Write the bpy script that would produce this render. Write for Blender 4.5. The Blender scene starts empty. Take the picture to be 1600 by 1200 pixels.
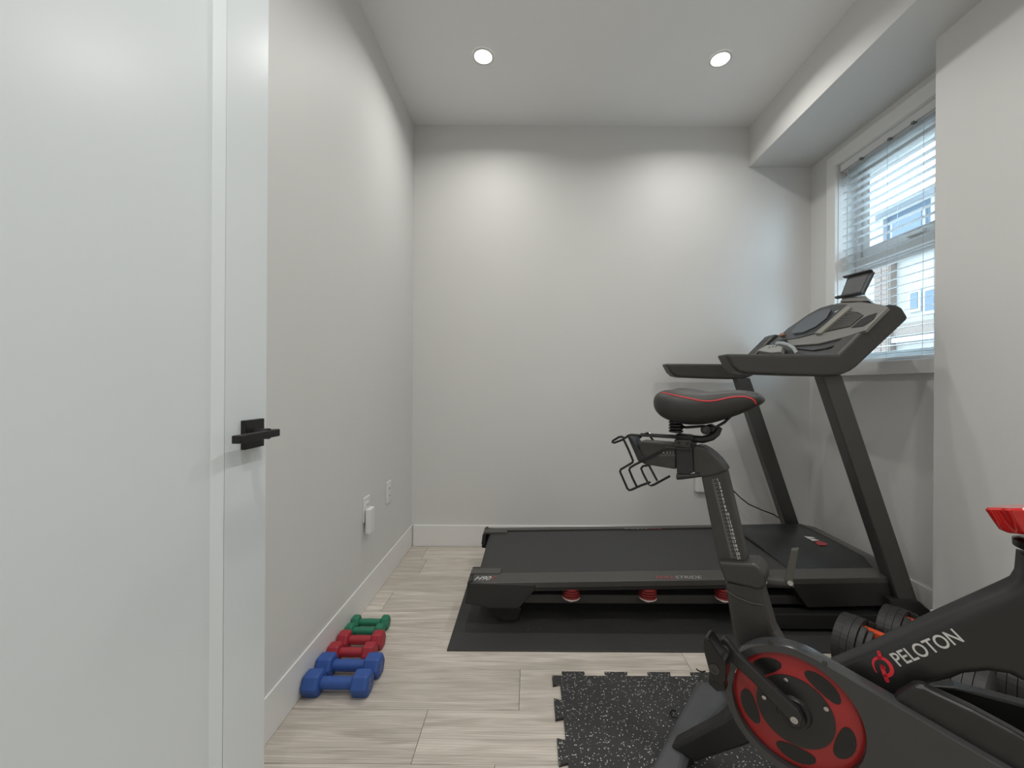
import bpy, bmesh, math, random
from mathutils import Vector, Matrix
from mathutils.bvhtree import BVHTree
random.seed(7)
R = math.radians
scene = bpy.context.scene
col = scene.collection
V = Vector

# ------------------------------------------------------------------ camera
H = 1.045                      # eye height, metres
F = 640.0                      # focal length in pixels of a 1600 px wide frame
VX, VY = 28.0, 2.83            # vanishing point of the room's depth, from the frame centre
ROLL = 0.0062
cd = bpy.data.cameras.new('camera')
cam = bpy.data.objects.new('camera', cd)
col.objects.link(cam)
cd.sensor_width = 36.0
cd.lens = 36.0 * F / 1600.0
cd.clip_start = 0.02
cd.shift_x = -VX / 1600.0
cd.shift_y = VY / 1600.0
cam.matrix_world = (Matrix.Translation((0, 0, H)) @ Matrix.Rotation(R(90), 4, 'X')
                    @ Matrix.Rotation(ROLL, 4, 'Z'))
scene.camera = cam

# ------------------------------------------------------------------ light and view
scene.view_settings.view_transform = 'Standard'
scene.view_settings.look = 'None'
scene.view_settings.gamma = 1.0
scene.view_settings.use_curve_mapping = False
scene.view_settings.exposure = 0.20
world = bpy.data.worlds.new('overcast_sky')
scene.world = world
world.use_nodes = True
bg = world.node_tree.nodes['Background']
bg.inputs['Color'].default_value = (0.69, 0.86, 1.0, 1)
bg.inputs['Strength'].default_value = 9.0
LAMP_W = 6.6                   # watts of each ceiling lamp
LAMP_COL = (1.0, 0.975, 0.935)

# ------------------------------------------------------------------ helpers
def lin(c):
    c /= 255.0
    return c / 12.92 if c <= 0.04045 else ((c + 0.055) / 1.055) ** 2.4

MATS = {}
def mat(name, rgb, rough=0.5, metal=0.0, var=0.06, scale=12.0, bump=0.0, bscale=200.0, coat=0.0, stretch=None, spec=0.5):
    if name in MATS:
        return MATS[name]
    m = bpy.data.materials.new(name)
    m.use_nodes = True
    nt = m.node_tree
    p = nt.nodes['Principled BSDF']
    base = [lin(c) for c in rgb]
    tc = nt.nodes.new('ShaderNodeTexCoord')
    mp = nt.nodes.new('ShaderNodeMapping')
    if stretch:
        mp.inputs['Scale'].default_value = stretch
    nt.links.new(tc.outputs['Object'], mp.inputs['Vector'])
    nz = nt.nodes.new('ShaderNodeTexNoise')
    nz.inputs['Scale'].default_value = scale
    nz.inputs['Detail'].default_value = 4
    nt.links.new(mp.outputs['Vector'], nz.inputs['Vector'])
    rp = nt.nodes.new('ShaderNodeValToRGB')
    rp.color_ramp.elements[0].position = 0.3
    rp.color_ramp.elements[1].position = 0.7
    rp.color_ramp.elements[0].color = [max(0, c * (1 - var)) for c in base] + [1]
    rp.color_ramp.elements[1].color = [min(1, c * (1 + var)) for c in base] + [1]
    nt.links.new(nz.outputs['Fac'], rp.inputs['Fac'])
    nt.links.new(rp.outputs['Color'], p.inputs['Base Color'])
    p.inputs['Roughness'].default_value = rough
    p.inputs['Metallic'].default_value = metal
    p.inputs['Coat Weight'].default_value = coat
    p.inputs['Specular IOR Level'].default_value = spec
    if bump:
        n2 = nt.nodes.new('ShaderNodeTexNoise')
        n2.inputs['Scale'].default_value = bscale
        n2.inputs['Detail'].default_value = 3
        nt.links.new(mp.outputs['Vector'], n2.inputs['Vector'])
        b = nt.nodes.new('ShaderNodeBump')
        b.inputs['Strength'].default_value = bump
        b.inputs['Distance'].default_value = 0.002
        nt.links.new(n2.outputs['Fac'], b.inputs['Height'])
        nt.links.new(b.outputs['Normal'], p.inputs['Normal'])
    MATS[name] = m
    return m

def emit(name, rgb, strength):
    m = bpy.data.materials.new(name)
    m.use_nodes = True
    p = m.node_tree.nodes['Principled BSDF']
    p.inputs['Base Color'].default_value = (0.8, 0.8, 0.8, 1)
    p.inputs['Emission Color'].default_value = (*rgb, 1)
    p.inputs['Emission Strength'].default_value = strength
    MATS[name] = m
    return m

class MB:
    """collects shapes, becomes ONE mesh object"""
    def __init__(self):
        self.v, self.f = [], []
    def add(self, vs, fs):
        o = len(self.v)
        self.v += [V(p) for p in vs]
        self.f += [[i + o for i in f] for f in fs]
        return self
    def box(self, x0, x1, y0, y1, z0, z1):
        vs = [(x, y, z) for x in (x0, x1) for y in (y0, y1) for z in (z0, z1)]
        return self.add(vs, [(0, 1, 3, 2), (4, 6, 7, 5), (0, 4, 5, 1), (2, 3, 7, 6), (0, 2, 6, 4), (1, 5, 7, 3)])
    def prism(self, pts, vec):
        n = len(pts); vec = V(vec)
        vs = [V(p) for p in pts] + [V(p) + vec for p in pts]
        fs = [list(range(n)), list(range(2 * n - 1, n - 1, -1))]
        fs += [(i, (i + 1) % n, n + (i + 1) % n, n + i) for i in range(n)]
        return self.add(vs, fs)
    def loft(self, rings, cap=True, close=True):
        n = len(rings[0]); vs = [p for r in rings for p in r]; fs = []
        for k in range(len(rings) - 1):
            for i in range(n if close else n - 1):
                j = (i + 1) % n
                fs.append((k * n + i, k * n + j, (k + 1) * n + j, (k + 1) * n + i))
        if cap:
            fs.append(list(range(n)))
            fs.append([(len(rings) - 1) * n + i for i in range(n)][::-1])
        return self.add(vs, fs)
    def tube(self, path, r, n=8):
        path = [V(p) for p in path]; rings = []
        t0 = (path[1] - path[0]).normalized()
        up = V((0, 0, 1)) if abs(t0.z) < 0.9 else V((1, 0, 0))
        a = t0.cross(up).normalized()
        for i, p in enumerate(path):
            if i == 0: t = t0
            elif i == len(path) - 1: t = (p - path[i - 1]).normalized()
            else: t = ((p - path[i - 1]).normalized() + (path[i + 1] - p).normalized()).normalized()
            a = (a - t * a.dot(t)).normalized()
            b = t.cross(a)
            rr = r[i] if isinstance(r, (list, tuple)) else r
            rings.append([p + (a * math.cos(2 * math.pi * k / n) + b * math.sin(2 * math.pi * k / n)) * rr for k in range(n)])
        return self.loft(rings)
    def lathe(self, c, axis, prof, n=32):
        """prof: (radius, distance along axis)"""
        c = V(c); ax = V(axis).normalized()
        up = V((0, 0, 1)) if abs(ax.z) < 0.9 else V((1, 0, 0))
        a = ax.cross(up).normalized(); b = ax.cross(a)
        rings = [[c + ax * h + (a * math.cos(2 * math.pi * k / n) + b * math.sin(2 * math.pi * k / n)) * r for k in range(n)] for r, h in prof]
        return self.loft(rings)

INV = {}
def build(m, name, material, parent=None, smooth=False, bevel=0.0, seg=2, local=False):
    inv = Matrix.Identity(4)
    if parent is not None:
        inv = INV.get(parent.name, inv)
    me = bpy.data.meshes.new(name)
    me.from_pydata([(p if local else inv @ p) for p in m.v], [], m.f)
    bm = bmesh.new(); bm.from_mesh(me)
    bmesh.ops.remove_doubles(bm, verts=bm.verts, dist=1e-6)
    bmesh.ops.recalc_face_normals(bm, faces=bm.faces)
    bm.to_mesh(me); bm.free()
    if smooth:
        for p in me.polygons: p.use_smooth = True
        me.set_sharp_from_angle(angle=R(40))
    me.materials.append(material)
    o = bpy.data.objects.new(name, me)
    col.objects.link(o)
    if parent is not None:
        o.parent = parent
        INV[o.name] = inv
    if bevel:
        b = o.modifiers.new('bevel', 'BEVEL')
        b.width = bevel; b.segments = seg; b.limit_method = 'ANGLE'; b.angle_limit = R(35)
        b.harden_normals = False
    return o

def thing(name, label, cat, loc=(0, 0, 0), rz=0.0, group=None):
    o = bpy.data.objects.new(name, None)
    o.empty_display_size = 0.1
    col.objects.link(o)
    o.location = loc; o.rotation_euler = (0, 0, rz)
    INV[o.name] = (Matrix.Translation(loc) @ Matrix.Rotation(rz, 4, 'Z')).inverted()
    return tag(o, label, cat, group)

def tag(o, label=None, cat=None, group=None, kind=None):
    if label: o['label'] = label
    if cat: o['category'] = cat
    if group: o['group'] = group
    if kind: o['kind'] = kind
    return o

def struct(m, name, material, label, parent=None, cat='structure', **kw):
    o = build(m, name, material, parent, **kw)
    return tag(o, label, cat, kind='structure')

def copy_tree(o, parent=None):
    c = o.copy(); col.objects.link(c); c.parent = parent
    for ch in list(o.children): copy_tree(ch, c)
    return c

def ray(u, v):
    """direction of a photo pixel; y component is 1"""
    a, b = u - 800.0, v - 600.0
    return V(((a * math.cos(ROLL) + b * math.sin(ROLL) - VX) / F, 1.0, -(-a * math.sin(ROLL) + b * math.cos(ROLL) - VY) / F))
EYE = V((0, 0, H))
def at_y(u, v, y): return EYE + ray(u, v) * y
def at_z(u, v, z):
    r = ray(u, v); return EYE + r * ((z - H) / r.z)
def at_plane(u, v, p0, nrm):
    r = ray(u, v); return EYE + r * ((V(p0) - EYE).dot(nrm) / r.dot(nrm))

def text_mb(s, p0, ex, ey, width=None, height=0.02, shear=0.0, lift=0.0006, bold=0.0):
    """flat print: text laid at p0 along ex with its capitals' height along ey"""
    cu = bpy.data.curves.new('print', 'FONT'); cu.body = s; cu.shear = shear; cu.offset = bold; cu.resolution_u = 4
    o = bpy.data.objects.new('print', cu); col.objects.link(o)
    dg = bpy.context.evaluated_depsgraph_get()
    me = o.evaluated_get(dg).to_mesh()
    vs = [p.co.copy() for p in me.vertices]; fs = [list(p.vertices) for p in me.polygons]
    o.evaluated_get(dg).to_mesh_clear()
    bpy.data.objects.remove(o); bpy.data.curves.remove(cu)
    x0 = min(p.x for p in vs); x1 = max(p.x for p in vs); y0 = 0.0; y1 = 0.69
    ex, ey = V(ex).normalized(), V(ey).normalized()
    n = ex.cross(ey).normalized()
    sx = (width / (x1 - x0)) if width else height / (y1 - y0)
    m = MB()
    m.add([V(p0) + ex * ((p.x - x0) * sx) + ey * ((p.y - y0) / (y1 - y0) * height) + n * lift for p in vs], fs)
    return m

# ------------------------------------------------------------------ materials
wall_m = mat('wall_paint', (216, 216, 214), 0.55, var=0.012, scale=2.0, bump=0.05, bscale=350)
ceil_m = mat('ceiling_paint', (240, 241, 240), 0.8, var=0.01, scale=2.0, bump=0.08, bscale=300)
trim_m = mat('white_trim_paint', (230, 230, 228), 0.35, var=0.01)
door_m = mat('door_paint', (226, 233, 236), 0.28, var=0.008, scale=3)
black_hw = mat('black_hardware', (34, 33, 32), 0.42, metal=0.3, var=0.05)
plastic_w = mat('white_plastic', (226, 226, 224), 0.35, var=0.01)
slot_m = mat('dark_slot', (70, 66, 62), 0.6)
rail_m = mat('treadmill_grey', (70, 69, 67), 0.42, var=0.05, scale=30, bump=0.04)
frame_m = mat('treadmill_frame_black', (36, 36, 36), 0.45, var=0.06)
steel_m = mat('treadmill_steel_grey', (76, 76, 74), 0.36, metal=0.35, var=0.03)
belt_m = mat('treadmill_belt', (52, 52, 52), 0.62, var=0.08, scale=90, bump=0.15, bscale=900)
hood_m = mat('hood_plastic', (40, 41, 42), 0.33, var=0.06, scale=30, bump=0.03)
cons_m = mat('console_grey', (118, 116, 112), 0.4, var=0.03, scale=20)
cons_d = mat('console_dark', (46, 47, 49), 0.3, var=0.04)
slate_m = mat('display_slate', (74, 79, 86), 0.28, var=0.03)
rail_cap = mat('hand_rail_rubber', (58, 57, 55), 0.42, var=0.04, scale=40, bump=0.05)
red_rub = mat('red_rubber', (132, 46, 46), 0.45, var=0.06)
bike_m = mat('bike_black', (38, 38, 38), 0.38, var=0.05, scale=25, bump=0.02, bscale=600)
bike_t = mat('bike_tube_grey', (58, 57, 55), 0.4, var=0.04, metal=0.1)
bike_g = mat('bike_gloss_black', (18, 18, 19), 0.16, var=0.05)
cover_m = mat('belt_cover_smoke', (62, 63, 64), 0.22, var=0.04)
stab_m = mat('stabiliser_grey', (74, 76, 78), 0.36, var=0.05, scale=18)
saddle_m = mat('saddle_black', (44, 43, 42), 0.5, var=0.05, scale=40, bump=0.1, bscale=900)
red_pipe = mat('red_piping', (214, 52, 58), 0.4, var=0.03)
red_disc = mat('pulley_red', (158, 42, 42), 0.35, var=0.06, scale=14)
red_gloss = mat('knob_red', (205, 32, 30), 0.12, var=0.03, coat=0.6)
red_print = mat('print_red', (226, 50, 66), 0.5, var=0.01)
red_dull = mat('print_dull_red', (160, 58, 62), 0.5, var=0.01)
white_print = mat('print_white', (205, 205, 202), 0.5, var=0.01)
grey_print = mat('print_grey', (150, 150, 148), 0.5, var=0.01)
screw_m = mat('screw_steel', (190, 190, 188), 0.25, metal=0.9, var=0.03)
chrome_m = mat('chrome', (200, 202, 205), 0.2, metal=0.9, var=0.02)
orange_m = mat('orange_plastic', (222, 84, 48), 0.4, var=0.05)
plate_m = mat('weight_plate_black', (50, 50, 49), 0.5, var=0.06, scale=30, bump=0.06)
mat_m_base = mat('mat_base', (44, 44, 44), 0.6)

def nodes_of(m): return m.node_tree, m.node_tree.nodes['Principled BSDF']

def wood_material():
    m = bpy.data.materials.new('grey_oak_plank'); m.use_nodes = True
    nt, p = nodes_of(m); L = nt.links.new
    tc = nt.nodes.new('ShaderNodeTexCoord'); oi = nt.nodes.new('ShaderNodeObjectInfo')
    mul = nt.nodes.new('ShaderNodeVectorMath'); mul.operation = 'SCALE'; mul.inputs['Scale'].default_value = 37.0
    cmb = nt.nodes.new('ShaderNodeCombineXYZ')
    for i in range(3): L(oi.outputs['Random'], cmb.inputs[i])
    L(cmb.outputs[0], mul.inputs[0])
    add = nt.nodes.new('ShaderNodeVectorMath'); L(tc.outputs['Object'], add.inputs[0]); L(mul.outputs[0], add.inputs[1])
    mp = nt.nodes.new('ShaderNodeMapping'); mp.inputs['Scale'].default_value = (1.3, 16, 16); L(add.outputs[0], mp.inputs['Vector'])
    n1 = nt.nodes.new('ShaderNodeTexNoise'); n1.inputs['Scale'].default_value = 2.2; n1.inputs['Detail'].default_value = 7
    n1.inputs['Distortion'].default_value = 1.2; L(mp.outputs[0], n1.inputs['Vector'])
    mp2 = nt.nodes.new('ShaderNodeMapping'); mp2.inputs['Scale'].default_value = (5, 150, 150); L(add.outputs[0], mp2.inputs['Vector'])
    n2 = nt.nodes.new('ShaderNodeTexNoise'); n2.inputs['Scale'].default_value = 1.5; n2.inputs['Detail'].default_value = 3; L(mp2.outputs[0], n2.inputs['Vector'])
    wv = nt.nodes.new('ShaderNodeTexWave'); wv.wave_type = 'RINGS'; wv.rings_direction = 'Z'
    mp3 = nt.nodes.new('ShaderNodeMapping'); mp3.inputs['Scale'].default_value = (1.0, 7, 1); L(add.outputs[0], mp3.inputs['Vector'])
    wv.inputs['Scale'].default_value = 5; wv.inputs['Distortion'].default_value = 5; wv.inputs['Detail'].default_value = 3; wv.inputs['Detail Scale'].default_value = 0.8
    L(mp3.outputs[0], wv.inputs['Vector'])
    r1 = nt.nodes.new('ShaderNodeValToRGB')
    cr = r1.color_ramp; cr.elements[0].position = 0.28; cr.elements[1].position = 0.72
    cr.elements[0].color = [lin(c) for c in (170, 161, 150)] + [1]
    cr.elements[1].color = [lin(c) for c in (214, 206, 196)] + [1]
    L(n1.outputs['Fac'], r1.inputs['Fac'])
    mx = nt.nodes.new('ShaderNodeMixRGB'); mx.blend_type = 'MULTIPLY'; mx.inputs['Fac'].default_value = 0.28
    L(r1.outputs['Color'], mx.inputs['Color1']); L(n2.outputs['Fac'], mx.inputs['Color2'])
    mx2 = nt.nodes.new('ShaderNodeMixRGB'); mx2.blend_type = 'MULTIPLY'; mx2.inputs['Fac'].default_value = 0.12
    L(mx.outputs[0], mx2.inputs['Color1']); L(wv.outputs['Color'], mx2.inputs['Color2'])
    hs = nt.nodes.new('ShaderNodeHueSaturation')
    mr = nt.nodes.new('ShaderNodeMapRange'); mr.inputs['To Min'].default_value = 1.08; mr.inputs['To Max'].default_value = 1.30
    L(oi.outputs['Random'], mr.inputs['Value']); L(mr.outputs[0], hs.inputs['Value']); L(mx2.outputs[0], hs.inputs['Color'])
    L(hs.outputs[0], p.inputs['Base Color'])
    p.inputs['Roughness'].default_value = 0.42
    b = nt.nodes.new('ShaderNodeBump'); b.inputs['Strength'].default_value = 0.08; b.inputs['Distance'].default_value = 0.001
    L(n2.outputs['Fac'], b.inputs['Height']); L(b.outputs[0], p.inputs['Normal'])
    return m
wood_m = wood_material()

def speckle_material(name, base, fleck, scale, thr, rough=0.75, dens=0.5):
    """rubber with light crumbs: small cells, only some of them lit"""
    m = bpy.data.materials.new(name); m.use_nodes = True
    nt, p = nodes_of(m); L = nt.links.new
    tc = nt.nodes.new('ShaderNodeTexCoord')
    vo = nt.nodes.new('ShaderNodeTexVoronoi'); vo.inputs['Scale'].default_value = scale; L(tc.outputs['Object'], vo.inputs['Vector'])
    lt = nt.nodes.new('ShaderNodeMath'); lt.operation = 'LESS_THAN'; lt.inputs[1].default_value = thr; L(vo.outputs['Distance'], lt.inputs[0])
    sp = nt.nodes.new('ShaderNodeSeparateColor'); L(vo.outputs['Color'], sp.inputs[0])
    gt = nt.nodes.new('ShaderNodeMath'); gt.operation = 'GREATER_THAN'; gt.inputs[1].default_value = 1 - dens; L(sp.outputs[0], gt.inputs[0])
    mu = nt.nodes.new('ShaderNodeMath'); mu.operation = 'MULTIPLY'; L(lt.outputs[0], mu.inputs[0]); L(gt.outputs[0], mu.inputs[1])
    mu2 = nt.nodes.new('ShaderNodeMath'); mu2.operation = 'MULTIPLY'; L(mu.outputs[0], mu2.inputs[0]); L(sp.outputs[1], mu2.inputs[1])
    nz = nt.nodes.new('ShaderNodeTexNoise'); nz.inputs['Scale'].default_value = 60; L(tc.outputs['Object'], nz.inputs['Vector'])
    rp = nt.nodes.new('ShaderNodeValToRGB')
    rp.color_ramp.elements[0].color = [lin(c) * 0.85 for c in base] + [1]; rp.color_ramp.elements[1].color = [lin(c) * 1.15 for c in base] + [1]
    L(nz.outputs['Fac'], rp.inputs['Fac'])
    mx = nt.nodes.new('ShaderNodeMixRGB'); L(mu2.outputs[0], mx.inputs['Fac']); L(rp.outputs[0], mx.inputs['Color1'])
    mx.inputs['Color2'].default_value = [lin(c) for c in fleck] + [1]
    L(mx.outputs[0], p.inputs['Base Color']); p.inputs['Roughness'].default_value = rough
    b = nt.nodes.new('ShaderNodeBump'); b.inputs['Strength'].default_value = 0.2; b.inputs['Distance'].default_value = 0.001
    L(nz.outputs['Fac'], b.inputs['Height']); L(b.outputs[0], p.inputs['Normal'])
    return m
tile_m = speckle_material('speckled_rubber', (48, 48, 49), (215, 215, 210), 190, 0.36, dens=0.30)
matm = speckle_material('mat_rubber', (50, 50, 50), (190, 188, 180), 60, 0.10, rough=0.6, dens=0.06)

def glass_material():
    m = bpy.data.materials.new('window_glass'); m.use_nodes = True
    nt = m.node_tree; nt.nodes.clear()
    out = nt.nodes.new('ShaderNodeOutputMaterial'); mix = nt.nodes.new('ShaderNodeMixShader')
    tr = nt.nodes.new('ShaderNodeBsdfTransparent'); tr.inputs['Color'].default_value = (0.93, 0.97, 0.98, 1)
    gl = nt.nodes.new('ShaderNodeBsdfGlossy'); gl.inputs['Roughness'].default_value = 0.02
    lw = nt.nodes.new('ShaderNodeLayerWeight'); lw.inputs['Blend'].default_value = 0.5
    pw = nt.nodes.new('ShaderNodeMath'); pw.operation = 'POWER'; pw.inputs[1].default_value = 4.0
    ma = nt.nodes.new('ShaderNodeMath'); ma.operation = 'MULTIPLY_ADD'; ma.inputs[1].default_value = 0.6; ma.inputs[2].default_value = 0.03
    nt.links.new(lw.outputs['Facing'], pw.inputs[0]); nt.links.new(pw.outputs[0], ma.inputs[0])
    nt.links.new(ma.outputs[0], mix.inputs[0]); nt.links.new(tr.outputs[0], mix.inputs[1]); nt.links.new(gl.outputs[0], mix.inputs[2])
    nt.links.new(mix.outputs[0], out.inputs[0])
    return m
glass_m = glass_material()

def slat_material():
    m = bpy.data.materials.new('blind_slat_white'); m.use_nodes = True
    nt, p = nodes_of(m)
    nz = nt.nodes.new('ShaderNodeTexNoise'); nz.inputs['Scale'].default_value = 6
    rp = nt.nodes.new('ShaderNodeValToRGB'); rp.color_ramp.elements[0].color = (0.70, 0.73, 0.75, 1); rp.color_ramp.elements[1].color = (0.78, 0.81, 0.83, 1)
    nt.links.new(nz.outputs['Fac'], rp.inputs['Fac']); nt.links.new(rp.outputs[0], p.inputs['Base Color'])
    p.inputs['Roughness'].default_value = 0.4
    return m
slat_m = slat_material()

# ------------------------------------------------------------------ room shell
XL, XW, XN = -0.764, 1.823, 1.660        # left wall, window wall, near right wall
YB, YF, YC = 2.667, -1.25, 1.683         # back wall, front wall (behind the eye), corner of the near right wall
ZC, ZS, XB = 2.740, 2.4775, 1.417        # ceiling, bulkhead soffit, bulkhead face
TK = 0.16

fl = struct(MB().box(XL - TK, XW + TK, YF - TK, YB + TK, -0.12, -0.009), 'floor', mat('underlay', (90, 84, 76), 0.8), 'grey oak plank floor laid across the room')
PW = 0.190
row0 = 1.320
joints = {0: -0.029, -1: -0.322, 1: 0.602, 5: -0.61}
k0 = int(math.floor((YF - row0) / PW))
PL = 1.22
for k in range(k0, 8):
    ya, yb = row0 + k * PW, row0 + (k + 1) * PW
    ya, yb = max(ya, YF), min(yb, YB)
    if yb - ya < 0.01: continue
    j = joints.get(k, random.uniform(-0.6, 0.6))
    x = j
    while x > XL: x -= PL
    while x < XW:
        xa, xb = max(x, XL), min(x + PL, XW)
        if yb <= YC + 0.001 and xb > XN: xb = XN
        if xb - xa > 0.02:
            g = 0.0006
            m = MB().box(-(xb - xa) / 2 + g, (xb - xa) / 2 - g, -(yb - ya) / 2 + g, (yb - ya) / 2 - g, -0.009, 0.0)
            o = build(m, 'plank', wood_m, fl, bevel=0.0009, seg=1, local=True)
            o.location = ((xa + xb) / 2, (ya + yb) / 2, 0)
        x += PL

struct(MB().box(XL - TK, XW + TK, YF - TK, YB + TK, ZC, ZC + 0.1), 'ceiling', ceil_m, 'flat pale grey ceiling with round recessed lights')
struct(MB().box(XL - TK, XW + TK, YB, YB + TK, 0, ZC), 'wall_back', wall_m, 'plain light grey wall behind the treadmill')
struct(MB().box(XL - TK, XL, YF, YB, 0, ZC), 'wall_left', wall_m, 'light grey wall beside the row of small dumbbells')
struct(MB().box(XL - TK, XW + TK, YF - TK, YF, 0, ZC), 'wall_front', wall_m, 'light grey wall closing the room behind the viewer')
struct(MB().box(XN, XW + TK, YF, YC, 0, ZC), 'wall_right', wall_m, 'light grey wall beside the exercise bike')
struct(MB().box(XB, XW, YC, YB, ZS, ZC).box(XB, XN, YF, YC, ZS, ZC), 'ceiling_bulkhead', wall_m, 'boxed bulkhead running under the ceiling above the window')
# short wing wall that carries the open door
struct(MB().box(XL, -0.690, 0.02, 0.165, 0, ZC), 'wall_wing', wall_m, 'narrow wall the open door hangs on')

# window wall with its opening
WY0, WY1, WZ0, WZ1 = 1.802, 2.432, 1.182, 2.364
struct(MB().box(XW, XW + TK, YC, WY0, 0, ZC).box(XW, XW + TK, WY1, YB, 0, ZC).box(XW, XW + TK, WY0, WY1, 0, WZ0).box(XW, XW + TK, WY0, WY1, WZ1, ZC),
       'wall_window', wall_m, 'light grey wall with the window, beside the treadmill console')

# baseboards
BH = 0.1375
def bboard(name, x0, x1, y0, y1, label):
    struct(MB().box(x0, x1, y0, y1, 0.0, BH), name, trim_m, label, bevel=0.003)
bboard('baseboard_back', XL + 0.012, XW - 0.012, YB - 0.012, YB, 'white flat baseboard along the back wall')
bboard('baseboard_left', XL, XL + 0.006, 0.165, YB, 'white flat baseboard along the left wall behind the dumbbells')
bboard('baseboard_window', XW - 0.012, XW, YC, YB - 0.012, 'white flat baseboard under the window')
bboard('baseboard_right', XN - 0.012, XN, YF, YC, 'white flat baseboard beside the exercise bike')

# ------------------------------------------------------------------ window
win = build(MB().box(XW + 0.10, XW + 0.15, WY1 - 0.045, WY1, WZ0, WZ1).box(XW + 0.10, XW + 0.15, WY0, WY0 + 0.045, WZ0, WZ1)
            .box(XW + 0.10, XW + 0.15, WY0 + 0.045, WY1 - 0.045, WZ1 - 0.045, WZ1).box(XW + 0.10, XW + 0.15, WY0 + 0.045, WY1 - 0.045, WZ0, WZ0 + 0.045)
            .box(XW + 0.095, XW + 0.15, WY0 + 0.045, WY1 - 0.045, 1.735, 1.80), 'window_1', plastic_w, bevel=0.003)
tag(win, 'white framed window with an upper sash behind the blind', 'window', kind='structure')
def frame_rect(x0, x1, y0, y1, z0, z1, w):
    return MB().box(x0, x1, y0, y0 + w, z0, z1).box(x0, x1, y1 - w, y1, z0, z1).box(x0, x1, y0 + w, y1 - w, z0, z0 + w).box(x0, x1, y0 + w, y1 - w, z1 - w, z1)
build(frame_rect(XW + 0.108, XW + 0.142, WY0 + 0.047, WY1 - 0.047, 1.802, WZ1 - 0.047, 0.048), 'sash', plastic_w, win, bevel=0.003)
build(frame_rect(XW + 0.112, XW + 0.138, WY0 + 0.047, WY1 - 0.047, WZ0 + 0.047, 1.733, 0.016), 'glazing_bead', plastic_w, win, bevel=0.002)
build(MB().box(XW + 0.122, XW + 0.128, WY0 + 0.09, WY1 - 0.09, 1.845, WZ1 - 0.09), 'pane', glass_m, win)
build(MB().box(XW + 0.122, XW + 0.128, WY0 + 0.06, WY1 - 0.06, WZ0 + 0.06, 1.72), 'pane', glass_m, win)
build(MB().box(XW + 0.088, XW + 0.108, 2.0, 2.09, 1.812, 1.83), 'sash_latch', plastic_w, win, bevel=0.003)
# jamb liner
build(MB().box(XW + 0.001, XW + 0.10, WY1 - 0.004, WY1 + 0.0, WZ0, WZ1).box(XW + 0.001, XW + 0.10, WY0, WY0 + 0.004, WZ0, WZ1).box(XW + 0.001, XW + 0.10, WY0, WY1, WZ1 - 0.004, WZ1), 'jamb_liner', trim_m, win)
# casing
CW = 0.072
cs = [('trim_1', (WY0 - CW, WY1 + CW, WZ1, WZ1 + CW), 'white casing board across the top of the window'),
      ('trim_2', (WY1, WY1 + CW, WZ0, WZ1), 'white upright casing board beside the window and back wall corner'),
      ('trim_3', (WY0 - CW, WY0, WZ0, WZ1), 'white upright casing board on the near side of the window'),
      ('trim_4', (WY0 - CW, WY1 + CW, WZ0 - 0.068, WZ0), 'white casing board under the window')]
for nm, (a, b, c, d), lb in cs:
    struct(MB().box(XW - 0.018, XW, a, b, c, d), nm, trim_m, lb, bevel=0.002)

# ------------------------------------------------------------------ door, open along the left wall
DX, DT = -0.648, 0.036
DY0, DY1, DH = 0.175, 1.008, 2.42
ST = 0.137
dr = MB()
m = dr
m.box(DX - DT, DX, DY1 - ST, DY1, 0.012, DH).box(DX - DT, DX, DY0, DY0 + ST, 0.012, DH)
m.box(DX - DT, DX, DY0 + ST, DY1 - ST, DH - 0.13, DH).box(DX - DT, DX, DY0 + ST, DY1 - ST, 0.012, 0.19)
door = build(m, 'door_1', door_m, bevel=0.0012)
tag(door, 'white shaker door standing open, black lever handle', 'door', kind='structure')
px0, px1, pz0, pz1 = DY0 + ST, DY1 - ST, 0.19, DH - 0.13
rc, bw = 0.012, 0.024
a = [(DX, px0, pz0), (DX, px1, pz0), (DX, px1, pz1), (DX, px0, pz1)]
b = [(DX - rc, px0 + bw, pz0 + bw), (DX - rc, px1 - bw, pz0 + bw), (DX - rc, px1 - bw, pz1 - bw), (DX - rc, px0 + bw, pz1 - bw)]
build(MB().add(a + b, [(0, 1, 5, 4), (1, 2, 6, 5), (2, 3, 7, 6), (3, 0, 4, 7), (4, 5, 6, 7)]), 'door_panel', door_m, door)
hz, hy = 0.9300, 0.951
hd = build(MB().box(DX, DX + 0.011, hy - 0.033, hy + 0.033, hz - 0.033, hz + 0.033), 'door_handle', black_hw, door, bevel=0.0015)
hd['label'] = 'black square plate with straight lever'
build(MB().lathe((DX + 0.011, hy, hz), (1, 0, 0), [(0.0125, 0), (0.0125, 0.032)], 20), 'lever_neck', black_hw, hd, smooth=True)
build(MB().box(DX + 0.034, DX + 0.052, hy - 0.108, hy + 0.028, hz - 0.0085, hz + 0.0085), 'lever', black_hw, hd, bevel=0.002)
build(MB().box(DX - DT - 0.002, DX - DT + 0.03, DY1, DY1 + 0.0015, hz - 0.028, hz + 0.028), 'latch_plate', black_hw, door)
for z in (0.25, 1.2, 2.15):
    build(MB().lathe((DX - DT - 0.004, DY0 - 0.006, z - 0.045), (0, 0, 1), [(0.006, 0), (0.006, 0.09)], 12), 'hinge', black_hw, door, smooth=True)

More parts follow.
